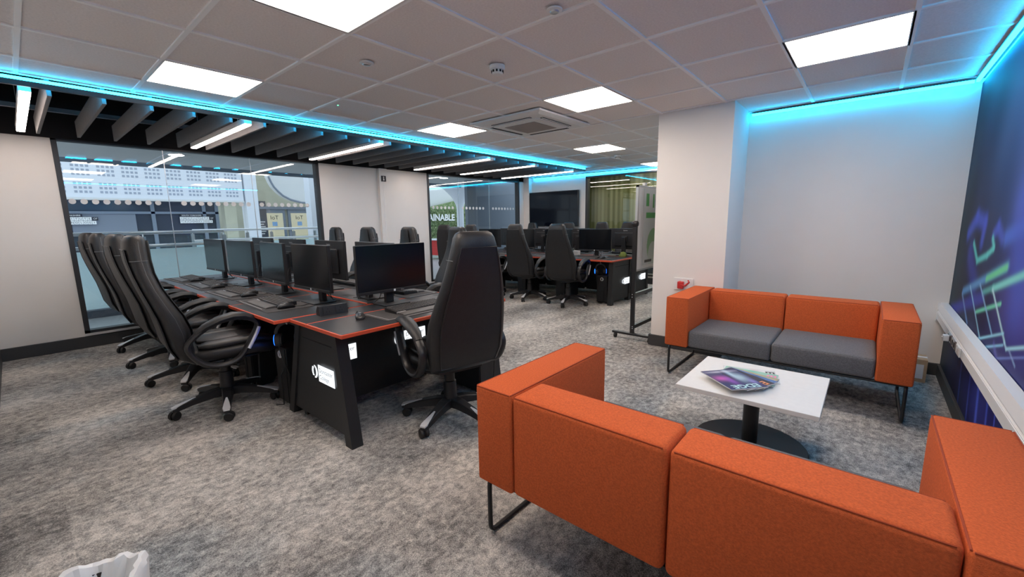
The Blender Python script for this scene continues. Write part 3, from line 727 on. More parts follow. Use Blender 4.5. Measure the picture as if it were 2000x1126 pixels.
# -- front bench: near and far desks
BW = .885; MX = -3.0
def bench(x_right, y0, ym, y1, n, names_near, names_far, group, endx=None):
    for side, (a, b) in enumerate(((y0, ym - .012), (ym + .012, y1))):
        for k in range(n):
            xa, xb = x_right - (k + 1) * BW + .003, x_right - k * BW - .003
            cc = ((xa + xb) / 2, (a + b) / 2)
            t = thing('bench_desk', (names_near if side == 0 else names_far)[k], 'desk', (*cc, 0), group=group)
            desk_top(t, xa, xb, a, b, cc)
            port(t, cc[0] - .1, b - .10 if side == 0 else a + .10, cc)
            inner = b if side == 0 else a
            s = 1 if side == 0 else -1
            box(xa - cc[0] + .02, xb - cc[0] - .02, inner - s * .07 - cc[1], inner - s * .05 - cc[1], .12, DZ - .028).build('modesty_panel', 'deskpanel', t)
            outer = a if side == 0 else b
            if not (endx and k == 0): MB().prism([(outer + s * .16 - cc[1], 0), (outer + s * .26 - cc[1], 0), (inner - s * .05 - cc[1], DZ - .028), (outer + s * .20 - cc[1], DZ - .028)], 'x', xb - cc[0] - .045, xb - cc[0] - .005).build('leg_panel', 'deskpanel', t)
            if k == n - 1: MB().prism([(outer + s * .16 - cc[1], 0), (outer + s * .26 - cc[1], 0), (inner - s * .05 - cc[1], DZ - .028), (outer + s * .20 - cc[1], DZ - .028)], 'x', xa - cc[0] + .005, xa - cc[0] + .045).build('leg_panel', 'deskpanel', t)
            if endx and k == 0:
                if side == 0: splay_panel(t, 'x', a + .10, b - .01, a + .06, b - .01, xb - .03, -.045, cc); lit_sign(t, (xb - .028 - cc[0], a + .50 - cc[1], .30), (0, 1, 0), .92)
                else: splay_panel(t, 'x', a + .01, b - .10, a + .01, b - .06, xb - .03, -.045, cc); lit_sign(t, (xb - .028 - cc[0], a + .37 - cc[1], .30), (0, 1, 0), .92)
nn = ['near-side front desk touching the end desk', 'second near-side front desk from the end desk', 'third near-side front desk from the end desk', 'near-side front desk against the window wall']
nf = ['far-side front desk touching the end desk', 'second far-side front desk from the end desk', 'third far-side front desk from the end desk', 'far-side front desk against the window wall']
bench(MX, 1.06, 1.775, 2.49, 4, nn, nf, 'black red-edged desks of the front bench')
bn = ['back desk with the lit logo end panel, near side', 'second near-side back desk from the lit end panel', 'third near-side back desk from the lit end panel', 'near-side back desk by the second glazing']
bf = ['back desk with lit end panel, far side next to the whiteboard', 'second far-side back desk from the lit end panel', 'third far-side back desk from the lit end panel', 'far-side back desk by the second glazing']
bench(-3.03, 5.98, 6.76, 7.54, 4, bn, bf, 'black red-edged desks of the back bench', True)

# ================================================================ MONITORS etc.
def make_monitor():
    t = thing('monitor', 'x', 'monitor')
    rbox(-.115, .115, -.095, .095, 0, .010, r=.004, seg=2).build('stand_base', 'casing', t)
    MB().rbox(-.034, .034, .015, .055, .008, .32, r=.006, seg=2).build('stand_column', 'casing', t)
    P = rbox(-.3075, .3075, -.052, -.024, .105, .475, r=.006, seg=2).build('housing', 'casing', t)
    rbox(-.20, .20, -.026, -.004, .16, .40, r=.010, seg=2).build('rear_bulge', 'casing', P)
    rbox(-.055, .055, -.006, .022, .24, .34, r=.006, seg=2).build('mount', 'casing', P)
    box(-.302, .302, -.0535, -.052, .128, .471).build('screen', 'screen', t)
    rbox(-.3055, .3055, -.057, -.050, .105, .126, r=.002, seg=1).build('chin', 'casing', t)
    text('chin_mark', 'iiyama', .011, 'grey_print', (.07, -.0575, .1155), (PI / 2, 0, 0), P)
    box(-.008, .008, -.0578, -.0568, .108, .124).build('sticker', 'paper', P)
    text('rear_mark', 'iiyama', .032, 'grey_print', (0, -.0235, .437), (PI / 2, 0, PI), P)
    for k, (a, b) in enumerate(((-.06, -.14), (.03, .10), (.07, .02))):
        MB().tube([(a * .4, .01, .20), (a * .7, .05, .12), (a, .07, .05), ((a + b) / 2, .10, .006), (b, .13, .006)], .0033, 6).build('cable', 'cable', t)
    return t
mon0 = make_monitor(); mu = []
def make_keyboard():
    t = thing('keyboard', 'x', 'keyboard')
    MB().prism([(-.075, 0), (.075, 0), (.075, .026), (.068, .028), (-.068, .014), (-.075, .010)], 'x', -.225, .225).build('case', 'casing', t)
    MB().prism([(-.150, 0), (-.078, 0), (-.078, .013), (-.088, .015), (-.14, .010), (-.150, .005)], 'x', -.222, .222).build('palm_rest', 'keys', t)
    MB().prism([(-.0765, .001), (-.070, .001), (-.070, .0155), (-.0765, .0125)], 'x', -.226, -.150).build('rim', 'kbrim', t)
    k = MB()
    for r in range(6):
        yy = -.058 + r * .0225; zz = .0155 + r * .0023
        for q in range(18):
            xx = -.207 + q * .0243
            if r == 0 and 3 <= q <= 8: continue
            k.box(xx - .0095, xx + .0095, yy - .0085, yy + .0085, zz - .004, zz + .008)
        if r == 0: k.box(-.207 + 3 * .0243 - .0095, -.207 + 8 * .0243 + .0095, yy - .0085, yy + .0085, zz - .004, zz + .008)
    k.build('keys', 'keys', t)['kind'] = 'stuff'
    MB().tube([(.0, .075, .008), (.03, .11, .004), (.10, .15, .004), (.12, .20, .004)], .0028, 6).build('cable', 'cable', t)
    return t
kb0 = make_keyboard(); ku = []
def make_mouse():
    t = thing('mouse', 'x', 'mouse')
    MB().loft([[(x, y, max(z, .0005)) for x, z in superel(0, h * .5, w, h * .5, 18, 2.6)] for y, w, h in ((-.060, .016, .014), (-.05, .029, .026), (-.02, .033, .038), (.02, .030, .036), (.05, .028, .024), (.062, .018, .010))]).build('body', 'black_plastic', t, True)
    MB().lathe([(.010, -.004), (.010, .004)], seg=12).xf(Matrix.Translation((0, .032, .030)) @ Matrix.Rotation(PI / 2, 4, 'Y')).build('wheel', 'rubber', t)
    MB().loft([[(s * w, y, z) for s in (-1, 1)] for y, w, z in ((-.045, .004, .0305), (0, .008, .0402), (.02, .006, .0385))], closed=False, cap=False).build('trim', 'kbrim', t)
    MB().tube([(0, .06, .006), (.01, .11, .003), (-.03, .17, .003), (-.02, .24, .003)], .0025, 6).build('cable', 'cable', t)
    return t
ms0 = make_mouse(); su = []
def make_mat():
    t = thing('desk_mat', 'x', 'desk mat')
    rbox(-.38, .38, -.17, .17, 0, .003, r=.001, seg=1).build('pad', 'mat', t)
    MB().box(-.355, .20, -.152, -.147, .003, .0034).box(-.355, -.350, -.147, .13, .003, .0034).build('border_line', 'matline', t)
    return t
mt0 = make_mat(); tu = []

def kwhere(w): return 'for the monitor ' + w
def station(mx, my, mrot, kx, ky, krot, where, grp, with_kb=True, mouse=True, mat_=True):
    r = math.radians
    place(mon0, mu, (mx, my, DZ), r(mrot), 'black monitor ' + where, 'monitors ' + grp)
    if not with_kb: return
    z = DZ
    if mat_:
        d = Vector((0, -.02, 0)); d.rotate(Matrix.Rotation(r(krot), 3, 'Z'))
        place(mt0, tu, (kx + d.x, ky + d.y, DZ), r(krot), 'dark desk mat ' + kwhere(where), 'desk mats ' + grp); z = DZ + .0034
    place(kb0, ku, (kx, ky, z), r(krot), 'black keyboard ' + kwhere(where), 'keyboards ' + grp)
    if mouse:
        d = Vector((.295, -.03, 0)); d.rotate(Matrix.Rotation(r(krot), 3, 'Z'))
        place(ms0, su, (kx + d.x, ky + d.y, z), r(krot + random.uniform(-12, 12)), 'black mouse ' + kwhere(where), 'mice ' + grp)
# near row: users at -Y, screens face -Y
for k, (mx, rr) in enumerate([(-3.44, 1), (-4.20, -3), (-5.06, 4), (-5.93, 2)]):
    station(mx, 1.575, rr, [-3.68, -4.52, -5.36, -6.20][k], 1.335, [-2, 1, -1, 2][k],
            ['beside the end desk, facing the profile chairs', 'second in the row facing the profile chairs', 'third in the row facing the profile chairs', 'at the window end, facing the profile chairs'][k], 'on the near side of the front bench')
for k, mx in enumerate([-3.26, -4.04, -4.90, -5.75]):
    station(mx, 1.965, 180 + [-2, -2, 1, 0][k], [-3.34, -4.18, -5.05, -5.93][k], 2.26, 180,
            ['behind the large foreground monitor, back turned', 'showing its back, left of the large foreground monitor', 'back turned, third from the end desk', 'back turned, at the window end of the front bench'][k], 'on the far side of the front bench')
station(-2.885, 1.90, 88, -2.56, 1.90, 90, 'on the end desk before the large chair', 'on the end desk', mouse=False)
place(ms0, su, (-2.60, 1.46, DZ), math.radians(60), 'black mouse with pale cord on the end desk corner', 'mice on the end desk')
for k, mx in enumerate([-3.61, -4.36, -5.22, -6.08]):
    station(mx, 6.50, [2, -2, 3, 0][k], [-3.62, -4.45, -5.30, -6.15][k], 6.24, 0,
            ['at the lit end of the back bench', 'second from the lit end of the back bench', 'third from the lit end of the back bench', 'farthest left of the back bench screens'][k], 'on the near side of the back bench')
for k, mx in enumerate([-3.33, -4.28, -5.10, -6.0]):
    station(mx, 7.02, 180 + [2, 0, -2, 0][k], [-3.45, -4.40, -5.25, -6.1][k], 7.30, 180,
            ['at the whiteboard end of the back bench, back turned', 'second from the whiteboard on the back bench, back turned', 'third from the whiteboard on the back bench, back turned', 'farthest left on the back bench, back turned'][k], 'on the far side of the back bench')
# power unit on the corner of the end desk
t = thing('power_unit', 'black wedge power socket unit on the corner of the end desk', 'power unit', (-2.905, 1.42, DZ), math.radians(86))
MB().prism([(-.035, 0), (.035, 0), (.035, .030), (.012, .066), (-.022, .066)], 'x', -.10, .10).build('body', 'black_plastic', t)
nrm = Vector((0, -.066, -.013)).normalized()
for x in (-.045, .045):
    f = Matrix.Translation((x, -.0300, .033)) @ Matrix.Rotation(math.radians(79), 4, 'X')
    s = MB().box(-.032, .032, -.024, .024, -.001, .003).xf(f).build('socket_face', 'casing', t)
    for a, b in ((0, .012), (-.010, -.008), (.010, -.008)): MB().box(a - .003, a + .003, b - .004, b + .004, .003, .004).xf(f).build('socket_hole', 'black_void', s)
MB().tube([(0, .034, .02), (.02, .06, .004), (.08, .10, .0035), (.16, .09, .0035)], .004, 6).build('cord', 'cable', t)

# PC towers below desks
def make_pc():
    t = thing('computer_tower', 'x', 'computer')
    rbox(-.095, .095, -.22, .22, .02, .46, r=.006, seg=2).build('case', 'casing', t)
    box(-.088, .088, -.226, -.22, .03, .45).build('front_mesh', 'black_plastic', t)
    MB().lathe([(.030, 0), (.026, .006), (.020, .006), (.018, 0)], seg=20).xf(Matrix.Translation((.0, -.226, .40)) @ Matrix.Rotation(PI / 2, 4, 'X')).build('power_ring', 'silver', t)
    for sx in (-.07, .07):
        for sy in (-.18, .18): MB().box(sx - .015, sx + .015, sy - .02, sy + .02, 0, .02).build('foot', 'rubber', t)
    MB().tube([(.05, -.226, .30), (.05, -.25, .25), (.04, -.245, .10), (.02, -.24, .01), (-.02, -.28, .008)], .004, 6).build('cable', 'cable', t)
    return t
pc0 = make_pc(); pu = []
PCS = [(-3.33, 1.42, 0, 'below the first near-side front desk'), (-4.07, 1.42, 0, 'below the second near-side front desk'), (-4.96, 1.42, 0, 'below the third near-side front desk'), (-5.85, 1.42, 0, 'below the near-side front desk by the window'),
       (-2.50, 2.36, 90, 'below the far end of the end desk'), (-3.30, 6.38, 0, 'beside the lit back end panel'), (-4.10, 6.36, 0, 'below the second back desk'), (-4.98, 6.36, 0, 'below the third back desk'), (-5.87, 6.36, 0, 'below the leftmost back desk')]
for x, y, r_, lb in PCS:
    place(pc0, pu, (x, y, 0), math.radians(r_), 'black computer tower ' + lb, 'computer towers under the desks')
def make_headset():
    t = thing('headset', 'x', 'headset')
    MB().tube([(math.cos(a) * .078, 0, .115 + math.sin(a) * .085) for a in [PI * k / 14 for k in range(15)]], .010, 8, flat=(1.4, .7)).build('headband', 'black_plastic', t, True)
    for s in (-1, 1):
        f = Matrix.Translation((s * .078, 0, .075)) @ Matrix.Rotation(s * PI / 2, 4, 'Y')
        c_ = MB().lathe([(.030, -.028), (.046, -.024), (.048, -.004), (.042, .010), (.026, .016)], seg=24).xf(f).build('ear_cup', 'black_plastic', t, True)
        MB().lathe([(.036, .011), (.040, .0125), (.036, .015), (.030, .0165)], seg=24).xf(f).build('glow_ring', 'blue_led', c_)
        MB().lathe([(.030, -.040), (.044, -.036), (.045, -.026)], seg=24).xf(f).build('ear_pad', 'leather', c_, True)
    MB().tube([(-.07, 0, .03), (-.06, .01, -.05), (-.02, .02, -.20), (-.03, .03, -.38), (.02, .02, -.46)], .0035, 6).build('cable', 'cable', t)
    MB().tube([(0, .03, .235), (0, .03, .215), (0, -.02, .192), (0, -.035, .205)], .006, 8).build('hook', 'silver', t, True)
    return t
hs0 = make_headset(); hu = []
place(hs0, hu, (-3.19, 1.215, .465), math.radians(60), 'black headset with blue glow hung under the front desk', 'headsets hung under desks')
place(hs0, hu, (-3.33, 6.16, .455), math.radians(35), 'black headset with blue glow hung under the back desk', 'headsets hung under desks')
# small things on the back bench
tag(rbox(-4.16, -4.04, 6.60, 6.70, DZ, DZ + .08, r=.004, seg=1).build('tissue_box', 'paper'), 'small white box on the back desks beside a chair', 'box')
t = thing('lime_cloth', 'yellow-green crumpled cloth on the back desk near the whiteboard', 'cloth', (-3.22, 6.74, DZ))
MB().loft([[(x + .01 * math.sin(z * 90 + x * 60), y, z) for x, y in superel(0, 0, .07 * k, .05 * k, 18, 2.2)] for z, k in ((0, .9), (.02, 1), (.05, .8), (.075, .45), (.085, .15))]).build('cloth', mat('lime_cloth', (.13, .17, .035), .8), t, True)

# ================================================================ LOUNGE
def sofa(name, label, loc, rotz, W=1.60, D=.78):
    """local: back at -Y... sitter faces +Y; origin at floor centre"""
    t = thing(name, label, 'sofa', loc, rotz, 'orange and grey sofas')
    AW, H, B = .19, .70, .275; hw = W / 2; hd = D / 2; BT = .20
    for s in (-1, 1):
        a = rbox(min(s * hw, s * (hw - AW)), max(s * hw, s * (hw - AW)), -hd, hd, B, H, r=.014, seg=3).build('arm', 'orange', t, True)
        zz = H - .0035
        for xx in (s * (hw - .0035), s * (hw - AW + .0035)):
            MB().tube([(xx, -hd + .008, zz), (xx, hd - .008, zz)], .0026, 6).build('seam', 'seam', a)
        for yy in (-hd + .0035, hd - .0035):
            MB().tube([(s * (hw - .008), yy, zz), (s * (hw - AW + .008), yy, zz)], .0026, 6).build('seam', 'seam', a)
    iw = hw - AW
    for s in (-1, 1):
        x0, x1 = (-iw + .002, -.003) if s < 0 else (.003, iw - .002)
        b = rbox(x0, x1, -hd + .004, -hd + BT, B + .002, H - .002, r=.022, seg=4).build('back_cushion', 'orange', t, True)
        z1 = H - .008
        MB().tube([(x0 + .014, -hd + .010, z1), (x1 - .014, -hd + .010, z1)], .0026, 6).build('seam', 'seam', b)
        MB().tube([(x0 + .014, -hd + BT - .006, z1), (x1 - .014, -hd + BT - .006, z1)], .0026, 6).build('seam', 'seam', b)
        c_ = rbox(x0, x1, -hd + BT - .01, hd - .012, B + .004, .425, r=.024, seg=4).build('seat_cushion', 'grey_fab', t, True)
        MB().tube([(x0 + .02, hd - .021, .416), (x1 - .02, hd - .021, .416)], .003, 6).build('seam', 'seam_grey', c_)
    # tubular frame and sled legs
    R = .0105
    MB().tube([(-hw + .03, -hd + .05, B - R), (hw - .03, -hd + .05, B - R), (hw - .03, hd - .05, B - R), (-hw + .03, hd - .05, B - R)], R, 8, closed=True).build('frame_rail', 'black_metal', t)
    MB().box(-.012, .012, -hd + .05, hd - .05, B - .022, B - .002).build('cross_rail', 'black_metal', t)
    for s in (-1, 1):
        x = s * (hw - .03); pts = []
        for (y, z, sy, sz) in ((-hd + .04, B - R, -1, 1), (-hd + .04, R, -1, -1), (hd - .04, R, 1, -1), (hd - .04, B - R, 1, 1)):
            q = .035
            cy, cz = y - sy * q, z - sz * q
            st = {(-1, 1): PI / 2, (-1, -1): PI, (1, -1): 1.5 * PI, (1, 1): 0}[(sy, sz)]
            for k in range(5):
                a = st + k * PI / 8; pts.append((x, cy + q * math.cos(a), cz + q * math.sin(a)))
        MB().tube(pts, R, 8, closed=True).build('leg', 'black_metal', t, True)
    return t
sofa('sofa', 'orange sofa with grey seats facing the camera, against the pillar', (-.505, 3.985, 0), PI + math.radians(0))
sofa('sofa', 'orange sofa in the foreground, back to the camera', (-.40, 1.555, 0), 0)

# coffee table
t = thing('coffee_table', 'low white coffee table on a black pedestal', 'table', (-.457, 2.755, 0))
rbox(-.348, .348, -.325, .325, .376, .402, r=.002, seg=1).build('tabletop', 'table_white', t)
MB().lathe([(.043, .014), (.043, .378)], seg=28).build('pedestal', 'black_metal', t, True)
MB().lathe([(.305, 0), (.305, .006), (.298, .012), (.05, .016)], seg=56).build('base_disc', 'black_metal', t, True)
MB().lathe([(.11, .368), (.11, .376)], seg=28).build('top_plate', 'black_metal', t)

# magazines
def magazine(k, cx, cy, rot, bgc, label, fields, mast, mastc):
    z0 = .402 + k * .0062
    t = thing('magazine', label, 'magazine', (cx, cy, z0), math.radians(rot), 'magazines fanned on the coffee table')
    w_, h_ = .112, .145
    box(-w_, w_, -h_, h_, 0, .0052).build('pages', 'paper', t)
    def f(u, v):
        rgb = np.zeros(u.shape + (3,)) + np.array(bgc)
        for (uu, vv, su_, sv, col, a) in fields:
            g = a * np.exp(-((u - uu) / su_) ** 2 - ((v - vv) / sv) ** 2); rgb = rgb * (1 - g[..., None]) + np.array(col) * g[..., None]
        return rgb
    print_grid('cover', (-w_, -h_, .0055), (2 * w_, 0, 0), (0, 2 * h_, 0), 44, 58, f, 'print_gloss', t)
    text('masthead', mast, .066, mastc, (0, h_ - .034, .0060), (0, 0, 0), t, bold=.002)
M['pale_blue_ink'] = mat('pale_blue_ink', (.45, .70, .72), .4); M['orange_ink'] = mat('orange_ink', (.75, .28, .10), .4); M['blue_ink'] = mat('blue_ink', (.08, .20, .50), .4)
M['pink_ink'] = mat('pink_ink', (.85, .20, .40), .4); M['tan_ink'] = mat('tan_ink', (.50, .42, .25), .4)
piv = Vector((-.635, 2.700)); 
MAGS = [(16, (.78, .80, .78), 'white magazine with black lettering at the bottom of the fan', [(.5, .3, .25, .1, (.2, .3, .25), .8), (.3, .6, .2, .1, (.5, .2, .2), .6)], 'ink'),
        (2, (.35, .62, .50), 'pale green magazine in the fan', [(.5, .5, .5, .12, (.1, .55, .38), .9), (.4, .2, .3, .08, (.8, .85, .8), .8)], 'pink_ink'),
        (-12, (.45, .42, .28), 'tan magazine in the middle of the fan', [(.5, .5, .4, .1, (.35, .30, .18), .8), (.6, .75, .2, .08, (.55, .45, .6), .7)], 'tan_ink'),
        (-20, (.10, .20, .42), 'blue magazine second from the top of the fan', [(.5, .45, .5, .12, (.18, .30, .50), .9), (.3, .6, .3, .1, (.05, .07, .2), .8)], 'blue_ink'),
        (-27, (.035, .035, .06), 'black magazine with orange lettering just below the top one', [(.5, .4, .4, .3, (.05, .05, .08), .8)], 'orange_ink'),
        (-41, (.035, .04, .13), 'top magazine with purple city cover and pale masthead', [(.25, .45, .16, .22, (.50, .70, .80), .75), (.35, .25, .07, .3, (.55, .75, .85), .8), (.75, .45, .2, .12, (.65, .12, .50), .9), (.62, .60, .1, .18, (.30, .10, .55), .8),
                                                                                     (.5, .1, .4, .05, (.75, .75, .85), .7), (.12, .7, .08, .12, (.35, .30, .75), .7), (.5, .35, .05, .25, (.02, .02, .06), .9)], 'pale_blue_ink')]
for k, (ang, bgc, lb, fl, mc) in enumerate(MAGS):
    d = Vector((math.cos(math.radians(ang)), math.sin(math.radians(ang))))       # direction of the magazine's top edge
    cpos = piv + d * .125 + Vector((.004 * (5 - k), .024 * (5 - k)))
    magazine(k, cpos.x, cpos.y, ang - 90, bgc, lb, fl, 'EDGE', mc)

# cardboard box behind the sofa
t = thing('cardboard_box', 'small cardboard box with a paper label behind the sofa by the corner', 'box', (.36, 4.80, 0))
box(-.09, .09, -.10, .10, 0, .19).build('carton', 'cardboard', t)
box(-.07, .07, -.102, -.1, .03, .15).build('label', 'paper', t); box(-.092, .092, -.02, .02, .19, .192).build('tape', 'paper', t)

# waste bin with liner, bottom left corner
t = thing('waste_bin', 'bin with a crumpled white plastic liner cut by the bottom edge', 'bin', (-1.72, .0, 0))
MB().lathe([(.105, 0), (.11, .01), (.122, .25), (.119, .25), (.107, .012)], seg=28).build('bin', 'black_plastic', t, True)
rg = random.Random(3); prof = [(.133, .10), (.137, .16), (.142, .22), (.147, .275), (.140, .292), (.124, .288), (.104, .24), (.088, .12), (.07, .03)]
rings = []
NS = 56
ph = [rg.uniform(0, 6.28) for _ in range(8)]
for i, (r, z) in enumerate(prof):
    ring = []
    for k in range(NS):
        a = 2 * PI * k / NS
        wv = .006 * math.sin(9 * a + ph[0]) + .004 * math.sin(17 * a + ph[1] + i) + .003 * math.sin(29 * a + ph[2] + 2 * i) + rg.uniform(-.0022, .0022)
        zz = z + (.022 * math.cos(a - 1.0) if i > 1 else 0) + .012 * math.sin(3 * a + ph[3]) + .008 * math.sin(7 * a + ph[4]) + .004 * math.sin(15 * a + i)
        if i in (0,): zz += .02 * math.sin(5 * a + ph[5])
        ring.append(((r + wv) * math.cos(a), (r + wv) * math.sin(a), max(.02, zz)))
    rings.append(ring)
MB().loft(rings, cap=False).build('liner', 'bag', t, True)

# whiteboard on wheels with posters
WX = -1.985
t = thing('mobile_whiteboard', 'mobile whiteboard on a black wheeled frame behind the pillar', 'whiteboard', (WX, 5.25, 0))
for y in (4.44, 6.06):
    s = y - 5.25
    MB().box(-.022, .022, s - .014, s + .014, .075, 1.31).build('post', 'black_metal', t)
    MB().rbox(-.24, .24, s - .022, s + .022, .055, .082, r=.006, seg=2).build('foot', 'black_metal', t)
    for x in (-.205, .205):
        MB().lathe([(.012, -.012), (.027, -.012), (.027, .012), (.012, .012)], seg=16).xf(Matrix.Translation((x, s, .027)) @ Matrix.Rotation(PI / 2, 4, 'Y')).build('caster', 'rubber', t)
    MB().lathe([(.026, -.03), (.033, -.02), (.033, .02), (.026, .03)], seg=20).xf(Matrix.Translation((0, s, 1.315)) @ Matrix.Rotation(PI / 2, 4, 'Y')).build('pivot_knob', 'black_plastic', t, True)
    for z in (.14, .16, .50, .53):
        MB().lathe([(.005, 0), (.005, .003)], seg=10).xf(Matrix.Translation((.008 if z < .3 else -.004, s - .0145, z)) @ Matrix.Rotation(PI / 2, 4, 'X')).build('bolt', 'silver', t)
for z in (.15, .52): MB().box(-.015, .015, -.80, .80, z - .02, z + .02).build('cross_rail', 'black_metal', t)
box(-.010, .010, -.775, .775, .80, 1.715).build('board', 'white_plastic', t)
MB().box(-.014, .014, -.79, -.77, .785, 1.73).box(-.014, .014, .77, .79, .785, 1.73).box(-.014, .014, -.79, .79, 1.71, 1.73).box(-.014, .014, -.79, .79, .785, .805).build('board_frame', 'alu', t)
def poster(u, v):
    rgb = np.zeros(u.shape + (3,)) + np.array((.62, .65, .66))
    g = ((u - .5) ** 2 * .6 + (v - .25) ** 2 < .055); rgb[g] = (.28, .48, .25)
    g2 = ((u - .5) ** 2 * .6 + (v - .12) ** 2 < .035); rgb[g2] = (.55, .62, .58)
    for a, b, c_, d_ in ((.10, .25, .78, .94), (.42, .50, .76, .94), (.12, .62, .62, .70)): rgb[(u > a) & (u < b) & (v > c_) & (v < d_)] = (.08, .36, .09)
    rgb[(u > .1) & (u < .45) & (v > .03) & (v < .07)] = (.05, .05, .05)
    return rgb
pp = thing('poster', 'green and white poster on the whiteboard face', 'poster', (WX + .012, 4.62, .84))
box(0, .001, 0, .60, 0, .86).build('sheet', 'paper', pp)
print_grid('print', (.0016, 0, 0), (0, .60, 0), (0, 0, .86), 80, 110, poster, 'print', pp)
t = thing('board_clip', 'small white clip on top of the whiteboard', 'clip', (WX, 4.66, 1.735)); rbox(-.016, .016, -.03, .03, -.004, .03, r=.003, seg=1).build('clip', 'white_plastic', t)

# wall screen
t = thing('wall_screen', 'large black flat screen hung on the back wall', 'television', (-5.93, YT - .04, 1.63))
rbox(-.725, .725, -.06, .0, -.415, .415, r=.006, seg=2).build('housing', 'casing', t)
box(-.712, .712, -.0615, -.06, -.400, .405).build('screen', mat('tv_glass', (.004, .006, .012), .06, spec=.22), t)
box(-.3, .3, 0, .04, -.2, .2).build('wall_mount', 'black_metal', t)
tag(rbox(-6.55, -5.7, YT - .20, YT - .025, 0, 1.14, r=.004, seg=1).build('low_cabinet', 'ext_white'), 'white low cabinet below the wall screen', 'cabinet')

# ================================================================ OUTSIDE THE GLASS (atrium)
EXT = 'atrium beyond the glass'
struct(MB().box(-9.05, XL - .12, -6, 16, -.12, 0).build('floor_corridor', 'ext_floor'))
struct(MB().box(-24, -9.05, -8, 30, -3.2, -3.1).build('floor_atrium', 'ext_floor'))
soff = struct(MB().box(-9.5, XL - .12, -6, 8.9, 2.43, 2.62).build('ceiling_corridor', 'ext_grey'))
for y in (-.5, .35, 1.65, 3.0, 4.3): MB().box(-9.5, XL - .12, y - .01, y + .01, 2.425, 2.431).build('soffit_joint', 'ext_white', soff)
box(-9.52, -9.5, -6, 8.9, 2.36, 2.62).build('soffit_edge', 'ext_slate', soff)
for k, y in enumerate((1.76, 4.6, 7.0)):
    t = thing('downlight', ['round white downlight outside the first glazing', 'round white downlight outside the white wall', 'round white downlight outside the second glazing'][k], 'downlight', (-8.08, y, 2.43), group='corridor downlights')
    MB().lathe([(.12, 0), (.12, -.012), (.10, -.014)]).build('rim', 'ext_white', t); MB().lathe([(.095, -.010), (.095, -.016)]).build('lamp', emis('downlight_lamp', (1, .95, .9), 12.0), t)
# balustrade
def balustrade(name, label, x, y0, y1, step, dirx=False, L=0):
    t = thing(name, label, 'balustrade', (x, (y0 + y1) / 2, 0)); h = (y1 - y0) / 2
    MB().box(-.09, .09, -h, h, 0, .115).build('plinth', 'ext_dark', t)
    n = int(round((y1 - y0) / step))
    for i in range(n + 1):
        yy = -h + i * (2 * h / n)
        MB().box(-.012, .012, yy - .03, yy + .03, .115, 1.20).build('post', 'steel', t)
        MB().tube([(0, yy, 1.19), (0, yy, 1.25)], .010, 8).build('rail_stem', 'steel', t)
        if i < n: MB().box(-.006, .006, yy + .04, yy + 2 * h / n - .04, .125, 1.0).build('glass_panel', 'frost', t); MB().box(-.006, .006, yy + .04, yy + 2 * h / n - .04, 1.0, 1.10).build('clear_band', 'glass', t)
    MB().tube([(0, -h, 1.265), (0, h, 1.265)], .026, 12).build('top_rail', 'steel', t, True)
    MB().tube([(.05, -h, 1.055), (.05, h, 1.055)], .026, 12).build('lower_rail', 'steel', t, True)
    return t
balustrade('balustrade', 'steel and frosted glass balustrade outside the first glazing', -8.98, -2.0, 2.5, 1.13)
balustrade('balustrade', 'steel and frosted glass balustrade farther along the corridor', -10.6, 2.4, 5.4, .5)
# perforated balcony front across the atrium
t = thing('balcony_front', 'white perforated balcony front across the atrium', 'balcony', (-14.0, 1.9, 2.0))
box(-.29, 0, -5.9, 2.60, .05, 2.6).build('fascia', 'ext_white', t)
box(-.29, .03, -5.9, 2.60, -.0, .05).build('lower_trim', 'ext_grey', t)
pf = MB()
for gz in range(4):
    for gyi in range(-8, 11):
        for a in range(4):
            for b in range(3):
                y = -2.1 + gyi * .43 + a * .082; z = .18 + gz * .40 + b * .095
                if y < 2.5: pf.box(-.002, .004, y - .026, y + .026, z - .026, z + .026)
pf.build('perforations', 'ext_hole', t)['kind'] = 'stuff'
# shopfront glazing below the balcony
t = thing('office_glazing', 'dark office glazing under the balcony across the atrium', 'glazing', (-14.3, 1.9, 0))
box(-.05, 0, -5.9, 2.0, -3.1, 2.0).build('pane', 'ext_glaz', t)
for y in (-4.0, -2.6, -1.05, .55, 1.66, 1.96): box(-.06, .05, y - .04, y + .04, -3.1, 2.0).build('mullion', 'ext_slate', t)
box(-.06, .05, -5.9, 2.0, 1.68, 1.74).build('transom', 'ext_slate', t); box(-.06, .06, -5.9, 2.0, 1.16, 1.22).build('sill', 'ext_grey', t)
box(0, .02, -.95, .2, 1.24, 1.68).build('blind', mat('blind_blue', (.20, .23, .28), .6), t)
def tech_sign(y, label):
    t = thing('office_sign', label, 'sign', (-14.2, y, 1.55), group='lettered signs on the office glazing')
    box(-.01, 0, -.02, .48, .06, .12).build('upper_bar', 'ink', t)
    text('upper_text', 'SOUTH YORKSHIRE', .05, 'white_ink', (.003, .23, .09), (PI / 2, 0, PI / 2), t)
    for r, wd in ((0, 'INSTITUTE'), (1, 'TECHNOLOGY')):
        for k, ch in enumerate(wd):
            yy = k * .074; zz = .012 - r * .088
            b = box(-.01, 0, yy - .034, yy + .034, zz - .04, zz + .04).build('letter_tile', 'white_ink', t)
            text('letter', ch, .062, 'ink', (.003, yy, zz), (PI / 2, 0, PI / 2), b)
    box(-.01, 0, .64, .74, -.03, .05).build('of_bar', 'ink', t); text('of_text', 'OF', .055, 'white_ink', (.003, .69, .012), (PI / 2, 0, PI / 2), t)
tech_sign(.66, 'lettered office sign at the left edge of the first glazing'); tech_sign(3.02, 'lettered office sign right of the glass joint')
